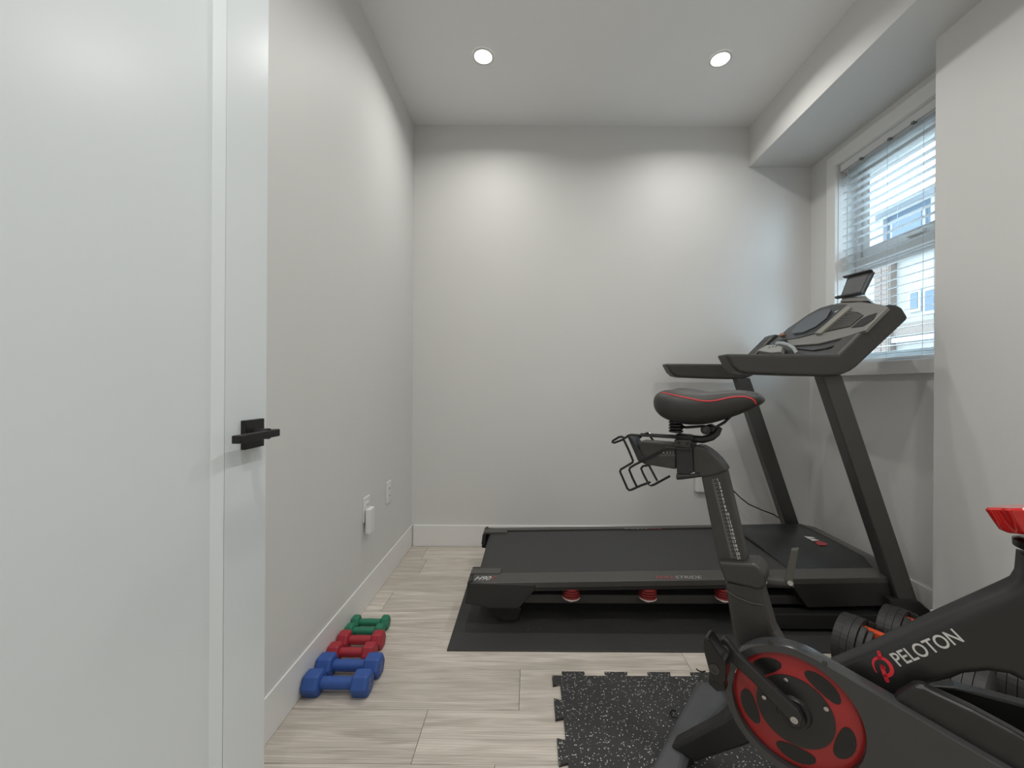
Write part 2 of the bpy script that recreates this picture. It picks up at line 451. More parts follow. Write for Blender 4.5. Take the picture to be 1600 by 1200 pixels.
# ------------------------------------------------------------------ ceiling lamps
lens_m = emit('lamp_lens', LAMP_COL, 6.0)
def recessed(x, y, label, watts=LAMP_W):
    t = thing('recessed_light', label, 'ceiling light', (x, y, ZC), group='recessed ceiling lights')
    rg = MB().lathe((x, y, ZC - 0.006), (0, 0, 1), [(0.045, 0.0055), (0.045, 0.0015), (0.052, 0.0), (0.057, 0.002), (0.057, 0.0055)], 40)
    rg.f = rg.f[:-2]          # an open ring: no end discs
    build(rg, 'trim_ring', plastic_w, t, smooth=True)
    build(MB().lathe((x, y, ZC - 0.0035), (0, 0, 1), [(0.0001, 0.0), (0.045, 0.0), (0.045, 0.0035), (0.0001, 0.0035)], 40), 'lens', lens_m, t)
    ld = bpy.data.lights.new('lamp_light', 'AREA'); ld.shape = 'DISK'; ld.size = 0.086; ld.energy = watts; ld.color = LAMP_COL; ld.spread = R(152)
    lo = bpy.data.objects.new('lamp_light', ld); col.objects.link(lo); lo.parent = t; lo.location = (0, 0, -0.0065)
p1 = at_z(755, 88, ZC); p2 = at_z(1125.5, 92, ZC)
recessed(p1.x, p1.y, 'round lit recessed light in the ceiling nearer the plain left wall', 4.6)
recessed(p2.x, p2.y, 'round lit recessed light in the ceiling nearer the window bulkhead', 4.6)
recessed(p1.x, 0.62, 'round lit recessed light above the open door')
recessed(p2.x, 0.62, 'round lit recessed light above the front of the exercise bike')
recessed(p1.x, -0.72, 'added unseen fill light in the ceiling between the open door and the front wall')  # unseen lamp added behind the eye to brighten faces turned towards it
recessed(p2.x, -0.72, 'added unseen fill light in the ceiling between the front wall and the right wall')  # its added twin, also evens out the light on the back wall

# ------------------------------------------------------------------ outlets
def outlet_left(y, z, label):
    t = thing('wall_outlet', label, 'outlet', (XL, y, z))
    build(MB().box(XL, XL + 0.006, y - 0.035, y + 0.035, z - 0.057, z + 0.057), 'cover_plate', plastic_w, t, bevel=0.003)
    build(MB().box(XL + 0.005, XL + 0.0085, y - 0.0165, y + 0.0165, z - 0.033, z + 0.033), 'receptacle', plastic_w, t, bevel=0.001)
    for dz in (-0.019, 0.019):
        build(MB().box(XL + 0.0084, XL + 0.0089, y - 0.009, y - 0.006, z + dz - 0.005, z + dz + 0.005).box(XL + 0.0084, XL + 0.0089, y + 0.006, y + 0.009, z + dz - 0.005, z + dz + 0.005), 'socket_slots', slot_m, t)
outlet_left(2.217, 0.467, 'white wall outlet with empty sockets on the left wall')
outlet_left(1.915, 0.466, 'white wall outlet behind the plugged-in white unit')
yy = 1.905
dv = thing('plug_in_unit', 'flat white plug-in unit in the lower socket of the left wall outlet', 'plug', (XL + 0.0088, yy, 0.44))
build(MB().prism([(XL + 0.012, yy - 0.027, 0.358), (XL + 0.012, yy + 0.027, 0.358), (XL + 0.012, yy + 0.027, 0.474), (XL + 0.012, yy - 0.027, 0.474)], (0.024, 0, 0)), 'body', plastic_w, dv, bevel=0.006, seg=3)
build(MB().box(XL + 0.0088, XL + 0.014, yy - 0.014, yy + 0.014, 0.43, 0.465), 'plug_base', plastic_w, dv, bevel=0.002)
build(MB().box(XL + 0.036, XL + 0.0372, yy - 0.010, yy + 0.010, 0.380, 0.40), 'button', plastic_w, dv)
q = at_y(1098, 752, YB)
t = thing('wall_outlet', 'white outlet box on the back wall with a black cord', 'outlet', (q.x, YB, q.z))
build(MB().box(q.x - 0.042, q.x + 0.042, YB - 0.007, YB, q.z - 0.064, q.z + 0.064), 'cover_plate', plastic_w, t, bevel=0.004)
build(MB().box(q.x - 0.058, q.x + 0.03, YB - 0.045, YB - 0.007, q.z - 0.062, q.z + 0.05), 'adapter', plastic_w, t, bevel=0.007, seg=3)

# ------------------------------------------------------------------ window blind
bl = thing('window_blind', 'white horizontal slat blind hanging open inside the window', 'blind', (XW + 0.045, (WY0 + WY1) / 2, WZ0))
by0, by1 = WY0 + 0.010, WY1 - 0.010
build(MB().box(XW + 0.004, XW + 0.012, by0, by1, 2.318, WZ1 - 0.005), 'valance', mat('valance_white', (222, 223, 223), 0.45, var=0.01), bl, bevel=0.002)
build(MB().box(XW + 0.018, XW + 0.070, by0, by1, 2.312, WZ1 - 0.006), 'headrail', slat_m, bl, bevel=0.002)
for y in (WY1 - 0.16, WY1 - 0.34, WY0 + 0.16):
    build(MB().box(XW + 0.000, XW + 0.016, y - 0.008, y + 0.008, 2.312, 2.322), 'valance_clip', mat('clear_clip', (120, 125, 130), 0.3), bl)
prof = [(XW + 0.044 + 0.025 * k, 0.0010 * (1 - k * k) + 0.2 * 0.025 * k) for k in (-1, -0.5, 0, 0.5, 1)]
ring0 = [(x, by0, z) for x, z in prof] + [(x, by0, z - 0.0018) for x, z in prof[::-1]]
ring1 = [(x, by1, z) for x, z in prof] + [(x, by1, z - 0.0018) for x, z in prof[::-1]]
slat = None
zs = 2.285; k = 0
while zs > WZ0 + 0.045:
    if slat is None:
        slat = build(MB().loft([ring0, ring1]), 'slat', slat_m, bl); slat.location.z += zs; base_z = zs
    else:
        o = slat.copy(); col.objects.link(o); o.location.z += zs - base_z
    zs -= 0.0425
build(MB().box(XW + 0.019, XW + 0.069, by0, by1, WZ0 + 0.004, WZ0 + 0.022), 'bottom_rail', slat_m, bl, bevel=0.003)
cord_m = mat('blind_cord', (200, 206, 210), 0.7)
for y in (WY1 - 0.12, (WY0 + WY1) / 2, WY0 + 0.12):
    for x in (XW + 0.018, XW + 0.071):
        build(MB().tube([(x, y, 2.315), (x, y, WZ0 + 0.02)], 0.0009, 5), 'ladder_cord', cord_m, bl)
build(MB().tube([(XW + 0.012, WY1 - 0.06, 2.315), (XW + 0.012, WY1 - 0.055, 1.75)], 0.0028, 8), 'tilt_wand', cord_m, bl)

# ------------------------------------------------------------------ neighbour house outside
HX = 7.0
clad = mat('cream_cladding', (116, 111, 105), 0.8, var=0.03, scale=3)
brick_m = mat('brick_tan', (92, 78, 70), 0.85, var=0.15, scale=25)
blue_sid = mat('blue_grey_siding', (56, 68, 80), 0.7, var=0.06, scale=2)
white_ext = mat('white_exterior', (130, 133, 136), 0.6, var=0.02)
tan_band = mat('tan_band', (92, 80, 72), 0.8, var=0.05)
dark_glass = mat('house_glass', (46, 60, 74), 0.12, var=0.08, scale=2)
def hx(u, v):
    r = ray(u, v); return EYE + r * (HX / r.x)
hs = thing('neighbour_house', 'cream and blue-grey house seen outside through the blind', 'house', (HX + 2, 8, -2.6))
build(MB().box(HX, HX + 6, -3, 22, -2.6, 3.55), 'wall', clad, hs)
build(MB().box(HX + 0.05, HX + 6, -3, 22, 3.55, 4.42), 'upper_wall', blue_sid, hs)
build(MB().box(HX - 0.25, HX + 6.2, -3.2, 22.2, 4.42, 4.50), 'roof', white_ext, hs)
build(MB().box(HX - 0.10, HX + 0.06, -3, 22, 3.46, 3.60), 'ledge', white_ext, hs)
for yc in (4.5, 7.05, 8.2, 9.6, 11.5):
    build(MB().box(HX - 0.03, HX + 0.06, yc - 0.09, yc + 0.09, 3.60, 4.42), 'post', white_ext, hs)
for (ya, yb) in ((4.8, 5.6), (5.8, 6.8), (7.3, 8.0), (8.4, 9.3), (9.9, 11.2)):
    w = build(MB().box(HX + 0.02, HX + 0.06, ya, yb, 3.72, 4.30), 'window', white_ext, hs)
    build(MB().box(HX + 0.005, HX + 0.03, ya + 0.05, yb - 0.05, 3.77, 4.25), 'pane', dark_glass, w)
build(MB().box(HX - 0.12, HX + 0.01, 7.83, 8.2, -2.6, 3.46), 'pillar', tan_band, hs)
pil = build(MB().box(HX - 0.125, HX - 0.12, 7.84, 8.19, 1.0, 3.44), 'brick_face', mat('mortar', (108, 103, 98), 0.9), hs)
bme = None
for r_ in range(26):
    z = 1.02 + r_ * 0.092
    for c_ in range(2):
        y = 7.85 + c_ * 0.17
        if bme is None:
            o = build(MB().box(HX - 0.14, HX - 0.124, 0, 0.155, 0, 0.078), 'brick', brick_m, pil); bme = o
            o.location = (0, y, z); b0 = o.location.copy()
        else:
            o = bme.copy(); col.objects.link(o); o.location = (0, y, z)
for (ya, yb, za, zb) in ((7.36, 7.50, 2.48, 2.78), (6.9, 7.22, 2.40, 2.76), (6.2, 6.7, 2.40, 2.85), (9.0, 9.8, 2.3, 3.0)):
    w = build(MB().box(HX - 0.04, HX + 0.02, ya - 0.05, yb + 0.05, za - 0.05, zb + 0.05), 'window', white_ext, hs)
    build(MB().box(HX - 0.05, HX + 0.01, ya, yb, za, zb), 'pane', dark_glass, w)
build(MB().box(HX - 0.06, HX + 0.01, -3, 22, 2.02, 2.24), 'band', tan_band, hs)
build(MB().box(HX - 0.10, HX + 0.01, -3, 22, 1.90, 1.99), 'band', white_ext, hs)
build(MB().box(HX - 0.03, HX + 0.01, -3, 22, 1.62, 1.74), 'band', dark_glass, hs)
build(MB().box(HX - 0.10, HX + 0.01, -3, 22, 1.40, 1.58), 'band', white_ext, hs)
struct(MB().box(XW + TK, 40, -30, 40, -2.7, -2.6), 'ground', mat('outdoor_paving', (150, 150, 148), 0.9, var=0.1, scale=1), 'pale outdoor paving between the houses')

# ------------------------------------------------------------------ floor mats
c = at_z(698, 1016, 0.005)
mt = build(MB().box(c.x, c.x + 1.98, c.y, c.y + 0.740, 0.0, 0.006), 'treadmill_mat', matm, bevel=0.002)
tag(mt, 'thin black rubber mat lying under the treadmill', 'mat')

def tile_outline(x0, y1, s, tl, tt):
    """square puzzle tile, dovetail teeth on the left (tl) and the far side (tt)"""
    pit = s / 4
    p = []
    # near side, left to right
    p += [(x0, y1 - s), (x0 + s, y1 - s), (x0 + s, y1)]
    if tt:
        for k in range(3, -1, -1):
            a0 = x0 + 0.010 + k * 0.1555
            p += [(a0 + 0.077, y1), (a0 + 0.083, y1 + 0.021), (a0, y1 + 0.021), (a0 + 0.006, y1)]
    p += [(x0, y1)]
    if tl:
        p += [(x0 - 0.026, y1), (x0 - 0.026, y1 - 0.047), (x0, y1 - 0.040)]
        for k in range(3):
            t0 = y1 - 0.108 - k * pit
            p += [(x0, t0 - 0.007), (x0 - 0.026, t0), (x0 - 0.026, t0 - 0.085), (x0, t0 - 0.078)]
    return [(x, y, 0.0) for x, y in p]
tb = at_z(876, 1075, 0.008); te = at_z(950, 1056, 0.008)
TS = 0.612
tl1 = build(MB().prism(tile_outline(tb.x, te.y, TS, True, True), (0, 0, 0.008)), 'rubber_floor_tile', tile_m)
tag(tl1, 'speckled black puzzle rubber tile under the bike seat', 'floor tile', 'interlocking rubber tiles under the bike')
tl2 = build(MB().prism(tile_outline(tb.x + TS + 0.001, te.y, TS, False, True), (0, 0, 0.008)), 'rubber_floor_tile', tile_m)
tag(tl2, 'speckled black puzzle rubber tile under the bike pedals and flywheel', 'floor tile', 'interlocking rubber tiles under the bike')
TZ = 0.008

# ------------------------------------------------------------------ small dumbbells by the left wall
def hex_ring(y, z, x, af, rot=0.0, sc=1.0):
    r = af / math.sqrt(3) * sc
    out = []
    for k in range(6):
        for d in (-0.09, 0.09):
            a_ = R(60 * k) + d + rot
            out.append((x, y + r * math.cos(a_) , z + r * math.sin(a_)))
    return out
def dumbbell(xr, y, af, length, hw, hr, material, label, group, yaw=0.0, mark=None):
    cx = xr - length / 2
    t = thing('dumbbell', label, 'dumbbell', (cx, y, 0), yaw, group)
    z = af / 2
    for s in (-1, 1):
        xo, xi = s * length / 2, s * (length / 2 - hw)
        rings = [hex_ring(0, z, xo - s * 0.0, af, sc=0.80), hex_ring(0, z, xo - s * 0.006, af, sc=0.97), hex_ring(0, z, xo - s * 0.012, af), hex_ring(0, z, xi + s * 0.010, af), hex_ring(0, z, xi + s * 0.004, af, sc=0.95), hex_ring(0, z, xi, af, sc=0.72)]
        build(MB().loft(rings), 'head', material, t, bevel=0.0025, local=True)
    build(MB().lathe((-length / 2 + hw - 0.003, 0, z), (1, 0, 0), [(hr * 0.97, 0), (hr * 1.04, (length - 2 * hw) / 2), (hr * 0.97, length - 2 * hw + 0.006)], 24), 'grip', material, t, smooth=True, local=True)
    if mark:
        mm = text_mb(mark, (length / 2 + 0.0004, -0.014, z + 0.016 - 0.007), (0, 0, -1), (0, 1, 0), width=0.030, height=0.018)
        mm.v = [p + V((0, -0.004, 0.010)) for p in mm.v]
        build(mm, 'weight_number', grey_print, t, local=True)
    return t
blue_m = mat('blue_neoprene', (46, 82, 152), 0.55, var=0.05, scale=30, bump=0.05)
redn_m = mat('red_neoprene', (158, 40, 52), 0.55, var=0.05, scale=30, bump=0.05)
grn_m = mat('green_neoprene', (34, 116, 88), 0.55, var=0.05, scale=30, bump=0.05)
gname = 'pairs of small dumbbells by the left wall'
dumbbell(-0.533, 1.387, 0.070, 0.222, 0.058, 0.0195, blue_m, 'blue dumbbell at the end of the row, away from the red ones', gname, mark='10')
dumbbell(-0.527, 1.474, 0.070, 0.228, 0.058, 0.0195, blue_m, 'blue dumbbell lying next to the red dumbbells', gname, mark='10')
dumbbell(-0.580, 1.553, 0.061, 0.176, 0.045, 0.017, redn_m, 'red dumbbell lying next to the blue dumbbells', gname)
dumbbell(-0.575, 1.628, 0.061, 0.178, 0.045, 0.017, redn_m, 'red dumbbell lying next to the green dumbbells', gname)
dumbbell(-0.600, 1.697, 0.050, 0.156, 0.034, 0.015, grn_m, 'green dumbbell lying next to the red dumbbells', gname)
dumbbell(-0.598, 1.758, 0.051, 0.158, 0.034, 0.015, grn_m, 'green dumbbell at the end of the row, away from the red ones', gname)

# ------------------------------------------------------------------ adjustable dumbbells
def slot_plate(rr, slot, depth):
    """side outline of a weight plate: a disc with a slot cut from its top"""
    pts = []
    a0 = math.asin(slot / rr)
    for k in range(37):
        a_ = math.pi / 2 + a0 + (2 * math.pi - 2 * a0) * k / 36
        pts.append((rr * math.cos(a_), rr * math.sin(a_)))
    return pts + [(slot, depth), (-slot, depth)]
def adjustable(xf, yf, z0, th, label, half=0.14):
    """xf, yf: centre of the far head; th: turn of the bar towards the viewer"""
    cx, cy = xf + half * math.cos(th), yf - half * math.sin(th)
    t = thing('adjustable_dumbbell', label, 'dumbbell', (cx, cy, z0), -th, 'adjustable dumbbells behind the bike')
    r = 0.097; zc = 0.012 + r
    for sg in (-1, 1):
        x = sg * (half + 0.045)
        for kk, (w, rr) in enumerate(((0.024, r * 0.97), (0.020, r), (0.020, r), (0.019, r * 0.97), (0.017, r * 0.90))):
            pl_ = [V((x, a_, zc + b_)) for a_, b_ in (slot_plate(rr, 0.026, 0.034) if kk > 2 else slot_plate(rr, 0.004, rr - 0.0005))]
            build(MB().prism(pl_, (-sg * w, 0, 0)), 'plate', plate_m, t, bevel=0.003, local=True)
            x -= sg * (w + 0.0015)
        build(MB().box(min(sg * (half - 0.052), sg * (half - 0.020)), max(sg * (half - 0.052), sg * (half - 0.020)), -0.013, 0.013, zc + 0.040, zc + 0.076)
              .box(min(sg * (half - 0.085), sg * (half - 0.052)), max(sg * (half - 0.085), sg * (half - 0.052)), -0.013, 0.013, zc + 0.046, zc + 0.076)
              .box(min(sg * (half - 0.085), sg * (half - 0.074)), max(sg * (half - 0.085), sg * (half - 0.074)), -0.013, 0.013, zc - 0.03, zc + 0.046), 'weight_selector', orange_m, t, bevel=0.0015, local=True)
        build(MB().lathe((sg * (half - 0.044), 0, zc - 0.012), (-sg, 0, 0), [(0.046, 0), (0.046, 0.014), (0.040, 0.018)], 28), 'inner_collar', plate_m, t, smooth=True, local=True)
    build(MB().lathe((-half + 0.05, 0, zc), (1, 0, 0), [(0.015, 0), (0.019, half - 0.05), (0.015, 2 * half - 0.1)], 20), 'handle', plate_m, t, smooth=True, local=True)
    build(MB().box(-half - 0.045, half + 0.045, -0.06, 0.06, 0.0, 0.022), 'tray', frame_m, t, bevel=0.006, local=True)
    return t
adjustable(1.185, 1.480, 0.008, R(57), 'black adjustable dumbbell with orange strip, next to the bike wheel')
adjustable(1.392, 1.540, 0.008, R(57), 'black adjustable dumbbell by the treadmill foot, beside the right wall')

# ------------------------------------------------------------------ treadmill
MZ = 0.006                                # top of the mat
tr = thing('treadmill', 'black and grey folding treadmill with console along the back wall', 'treadmill', (0.70, 2.09, MZ))
CY, CU = 2.09, 2.12                       # mirror planes of deck and of uprights
def mir(pts, c): return [(p[0], 2 * c - p[1], p[2]) for p in pts]
def zt(x): return 0.200 + 0.020 * (x + 0.255)
def both(pts, dy, c, name, material, **kw):
    """the same solid on the near and on the far side"""
    a_ = build(MB().prism(pts, (0, dy, 0)), name, material, tr, **kw)
    b_ = build(MB().prism(mir(pts, c), (0, -dy, 0)), name, material, tr, **kw)
    return a_, b_
xa, xb = -0.245, 1.56
# foot rails
def rail_ring(x, s=1):
    z = zt(x)
    pts = [(x, 1.752, z - 0.026), (x, 1.750, z), (x, 1.820, z + 0.011), (x, 1.820, z - 0.026)]
    return pts if s == 1 else mir(pts, CY)
rn = build(MB().loft([rail_ring(xa), rail_ring(xb)]), 'foot_rail', rail_m, tr, bevel=0.0025)
rf = build(MB().loft([rail_ring(xa, -1), rail_ring(xb, -1)]), 'foot_rail', rail_m, tr, bevel=0.0025)
# skirt under each rail (dark)
for s in (1, -1):
    pr = []
    for x in (xa + 0.05, xb):
        z = zt(x)
        pts = [(x, 1.756, z - 0.040), (x, 1.756, z - 0.020), (x, 1.83, z - 0.020), (x, 1.83, z - 0.040)]
        pr.append(pts if s == 1 else mir(pts, CY))
    build(MB().loft(pr), 'rail_skirt', frame_m, tr)
# running deck and belt
pr = []
for x in (-0.20, 1.30):
    z = zt(x)
    pr.append([(x, 1.83, z - 0.045), (x, 1.83, z - 0.012), (x, 2.35, z - 0.012), (x, 2.35, z - 0.045)])
build(MB().loft(pr), 'running_deck', frame_m, tr)
rings = []
prof = [(1.25, 0.006), (0.6, 0.006), (-0.19, 0.006)] + [(-0.205 - 0.024 * math.sin(a_), -0.018 + 0.024 * math.cos(a_)) for a_ in [R(20 + 20 * k) for k in range(8)]] + [(-0.19, -0.042), (1.25, -0.046)]
for y in (1.824, 2.340):
    rings.append([(x, y, zt(x) + dz) for x, dz in prof])
build(MB().loft(rings), 'belt', belt_m, tr, smooth=True)
# rear end caps with feet
cap = [at_y(u, v, 1.747) for u, v in ((733, 911), (726, 943), (764, 951), (811, 951), (837, 921), (836, 914))]
both(cap, 0.085, CY, 'end_cap', frame_m, bevel=0.004)
band = [V((-0.262, 1.812, zt(-.2) + 0.000)), V((-0.255, 1.812, zt(-.2) + 0.014)), V((-0.125, 1.812, zt(-.1) + 0.014)), V((-0.122, 1.812, zt(-.1) + 0.000))]
both(band, 0.050, CY, 'end_cap_top', rail_m, bevel=0.003)
bnd2 = [V((-0.268, 1.752, 0.15)), V((-0.262, 1.752, zt(-.2) + 0.002)), V((-0.242, 1.752, zt(-.2) + 0.012)), V((-0.242, 1.752, 0.15))]
both(bnd2, 0.125, CY, 'end_cap_side', frame_m, bevel=0.003)
ft = [at_y(u, v, 1.80) for u, v in ((764, 950), (770, 962), (785, 970.5), (800, 972), (810, 968), (815, 950))]
both(ft, 0.07, CY, 'rear_foot', frame_m, bevel=0.004)
# lower tubes
both([V((-0.05, 1.812, 0.083)), V((-0.05, 1.812, 0.121)), V((1.45, 1.812, 0.125)), V((1.45, 1.812, 0.085))], 0.05, CY, 'lower_tube', rail_m, bevel=0.003)
# cushions
for u in (893, 1013, 1133):
    c_ = at_y(u, 928, 1.778)
    zc = 0.130
    prf = []
    for k in range(4):
        z = k * 0.011
        prf += [(0.030, z), (0.0385, z + 0.0035), (0.0385, z + 0.0065), (0.030, z + 0.010)]
    for s in (1, -1):
        y = 1.787 if s == 1 else 2 * CY - 1.787
        cu_ = build(MB().lathe((c_.x, y, zc), (0, 0, 1), prf, 28), 'deck_cushion', red_rub, tr, smooth=True)
        cu_['label'] = 'red ribbed rubber cushion'
        build(MB().lathe((c_.x, y, zc - 0.006), (0, 0, 1), [(0.035, 0), (0.039, 0.002), (0.037, 0.006)], 28), 'cushion_washer', mat('washer_pink', (196, 170, 166), 0.5), cu_, smooth=True)
        build(MB().lathe((c_.x, y, zc - 0.019), (0, 0, 1), [(0.017, 0), (0.017, 0.014)], 6), 'bolt', plastic_w, cu_)
# motor hood
def ring(x, ya, yb, z, zb, e=0.0):
    return [(x, ya - 0.01, zb), (x, ya, z - 0.03), (x, ya + 0.05, z), (x, (ya + yb) / 2, z + e), (x, yb - 0.05, z), (x, yb, z - 0.03), (x, yb + 0.01, zb)]
hood = build(MB().loft([ring(1.165, 1.80, 2.40, 0.243, 0.13, 0.004), ring(1.20, 1.80, 2.40, 0.252, 0.13, 0.005), ring(1.40, 1.81, 2.40, 0.262, 0.13, 0.006), ring(1.55, 1.85, 2.40, 0.262, 0.13, 0.004)]), 'motor_hood', hood_m, tr, smooth=True)
build(MB().loft([ring(1.552, 1.85, 2.40, 0.264, 0.13, 0.004), ring(1.66, 1.84, 2.43, 0.235, 0.13), ring(1.70, 1.84, 2.44, 0.205, 0.13)]), 'hood_front', mat('hood_front_grey', (84, 84, 82), 0.4, var=0.03), hood, smooth=True)
build(MB().tube([(1.166, 1.82 + 0.058 * k, 0.232 + 0.012 * math.sin(math.pi * k / 10)) for k in range(11)], 0.008, 8), 'hood_lip', frame_m, hood, smooth=True)
# logo on the hood, two slanted strokes
lz = 0.2685
def hp(u, v): return at_z(u, v, lz)
build(MB().prism([hp(u, v) for u, v in ((1256, 838), (1270, 839.5), (1274, 841), (1263, 842))], (0, 0, 0.0006)).prism([hp(u, v) for u, v in ((1264, 842), (1273, 842.5), (1280, 844.5), (1270, 845.5))], (0, 0, 0.0006)), 'hood_logo', white_print, hood)
build(MB().prism([hp(u, v) for u, v in ((1273, 847), (1281, 845), (1293, 850), (1290, 852.5), (1279, 852))], (0, 0, 0.0006)), 'hood_logo', red_dull, hood)
# front side housings
fh = [at_y(u, v, 1.752) for u, v in ((1228, 909), (1242, 921), (1262, 950), (1392, 947), (1394, 903))]
both(fh, 0.10, CY, 'front_housing', frame_m, bevel=0.004)
# base frame on the floor
both([V((0.90, 1.735, 0.020)), V((0.90, 1.735, 0.084)), V((1.60, 1.735, 0.084)), V((1.60, 1.735, 0.020))], 0.055, CU, 'base_tube', frame_m, bevel=0.004)
both([V((0.92, 1.738, MZ)), V((0.92, 1.738, 0.02)), V((1.0, 1.738, 0.02)), V((1.0, 1.738, MZ))], 0.048, CU, 'base_pad', frame_m)
build(MB().box(1.52, 1.58, 1.79, 2.45, 0.025, 0.075), 'cross_tube', frame_m, tr, bevel=0.003)
uf = [at_y(u, v, 1.722) for u, v in ((1391, 936), (1437, 940), (1460, 960))]
uf += [V((uf[-1].x, 1.722, MZ)), V((uf[0].x + 0.005, 1.722, MZ))]
both(uf, 0.085, CU, 'upright_foot', frame_m, bevel=0.006)
# uprights
up = [V((1.570, 1.730, 0.125)), V((1.652, 1.730, 0.125)), V((1.318, 1.730, 1.10)), V((1.236, 1.730, 1.10))]
un, uf2 = both(up, 0.060, CU, 'upright', steel_m, bevel=0.006, seg=3)
build(MB().tube([(1.700, 2.47, 0.10), (1.705, 2.47, 0.17)], 0.03, 10), 'transport_wheel', frame_m, tr, smooth=True)
# hand rails that bend up into the console sides
hr = [at_y(u, v, 1.700) for u, v in ((1134, 553), (1310, 554), (1386, 478), (1393, 475), (1402, 476), (1411, 481), (1421, 497), (1340, 573), (1330, 580), (1318, 585), (1300, 588), (1240, 587), (1165, 584), (1154, 581), (1145, 573))]
hn = build(MB().prism(hr, (0, 0.092, 0)), 'hand_rail', rail_cap, tr, bevel=0.012, seg=3)
low = {2: (1374, 490), 3: (1381, 487), 4: (1390, 488), 5: (1399, 493), 6: (1410, 508)}
hr2 = [at_y(*low[k], 1.700) if k in low else p for k, p in enumerate(hr)]
hf = build(MB().prism(mir(hr2, CU), (0, -0.092, 0)), 'hand_rail', rail_cap, tr, bevel=0.012, seg=3)
# console
A0 = V((1.290, 2.1, 1.178)); CN = V((-0.707, 0, 0.707))
def cp(u, v, off=0.0):
    q_ = at_plane(u, v, A0 + CN * off, CN)
    q_.y = min(q_.y, 2.45)
    return q_
body = [cp(u, v, 0) for u, v in ((1168, 563), (1212, 529), (1232, 512), (1262, 492), (1290, 479), (1318, 471), (1345, 470), (1384, 477), (1308, 556))]
build(MB().prism(body, -CN * 0.075), 'console_body', cons_d, tr, bevel=0.005)
pan = [cp(u, v, 0.014) for u, v in ((1236, 540), (1278, 537), (1322, 526), (1351, 516), (1387, 480), (1376, 475.5), (1345, 472), (1312, 473), (1284, 484), (1246, 510), (1226, 529))]
panel = build(MB().prism(pan, -CN * 0.016), 'console_panel', cons_m, tr, bevel=0.003)
C4 = lambda pts, off: [cp(1180 + x / 6.316, 410 + y / 6.316, off) for x, y in pts]
build(MB().prism(C4([(240, 770), (300, 690), (400, 600), (520, 515), (640, 450), (760, 415), (900, 415), (905, 430), (590, 700), (420, 745)], 0.018), -CN * 0.006), 'centre_panel', cons_d, panel, bevel=0.001)
build(MB().prism(C4([(380, 704), (480, 690), (600, 632), (700, 555), (748, 480), (735, 460), (690, 462), (600, 490), (500, 545), (410, 620), (360, 680)], 0.022), -CN * 0.008), 'display', slate_m, panel, bevel=0.002)
build(MB().tube([p + CN * 0.002 for p in C4([(380, 708), (480, 696), (600, 640), (705, 560), (752, 480)], 0.022)], 0.003, 6), 'display_rim', frame_m, panel, smooth=True)
build(MB().prism(C4([(585, 700), (640, 700), (945, 440), (900, 425)], 0.026), -CN * 0.014), 'panel_rib', mat('console_rib', (132, 129, 120), 0.4, var=0.03), panel, bevel=0.002)
gr = build(MB().prism(C4([(650, 695), (935, 632), (1066, 522), (1020, 492), (900, 478)], 0.0165), -CN * 0.004), 'speaker_grille', frame_m, panel)
for k in range(11):
    f0 = (k + 0.5) / 11
    a_ = V((660 + (900 - 660) * f0, 690 + (480 - 690) * f0, 0)); b_ = V((935 + (1060 - 935) * f0, 630 + (524 - 630) * f0, 0))
    q0, q1 = C4([(a_.x, a_.y), (b_.x, b_.y)], 0.018)
    build(MB().tube([q0, q1], 0.0016, 5), 'grille_slat', cons_m, gr)
build(MB().prism(C4([(945, 645), (1040, 562), (1110, 525), (1200, 497), (1165, 560), (1110, 600), (1060, 630)], 0.0165), -CN * 0.004), 'cup_recess', mat('recess_black', (20, 20, 20), 0.6), panel, bevel=0.001)
build(MB().prism(C4([(345, 838), (620, 804), (900, 734), (1060, 682), (1040, 706), (960, 750), (840, 804), (700, 846), (570, 868), (450, 856)], 0.006), -CN * 0.012), 'book_ledge', cons_d, panel, bevel=0.002)
build(MB().prism(C4([(780, 488), (815, 470), (820, 476), (790, 497)], 0.0195), -CN * 0.002), 'badge', chrome_m, panel)
kp = build(MB().prism(C4([(20, 870), (110, 815), (210, 812), (265, 830), (250, 882), (150, 890)], 0.03), -CN * 0.03), 'keypad', mat('keypad_grey', (150, 150, 146), 0.4, var=0.03), tr, bevel=0.004)
for x, y in ((140, 840), (175, 832), (205, 830)):
    build(MB().lathe(C4([(x, y)], 0.0305)[0], CN, [(0.006, 0), (0.006, 0.001)], 12), 'button', cons_d, kp)
build(MB().tube([p for p in C4([(215, 800), (275, 800), (330, 815), (385, 850), (415, 905)], 0.035)], 0.010, 10), 'pulse_bar', chrome_m, tr, smooth=True)
build(MB().prism(C4([(235, 725), (245, 700), (285, 695), (275, 715)], 0.03), -CN * 0.012), 'safety_key', mat('key_brown', (150, 108, 84), 0.5), tr, bevel=0.001)
build(MB().tube(C4([(20, 840), (60, 790), (105, 765), (120, 790), (140, 770)], 0.03), 0.0013, 6), 'safety_cord', frame_m, tr)
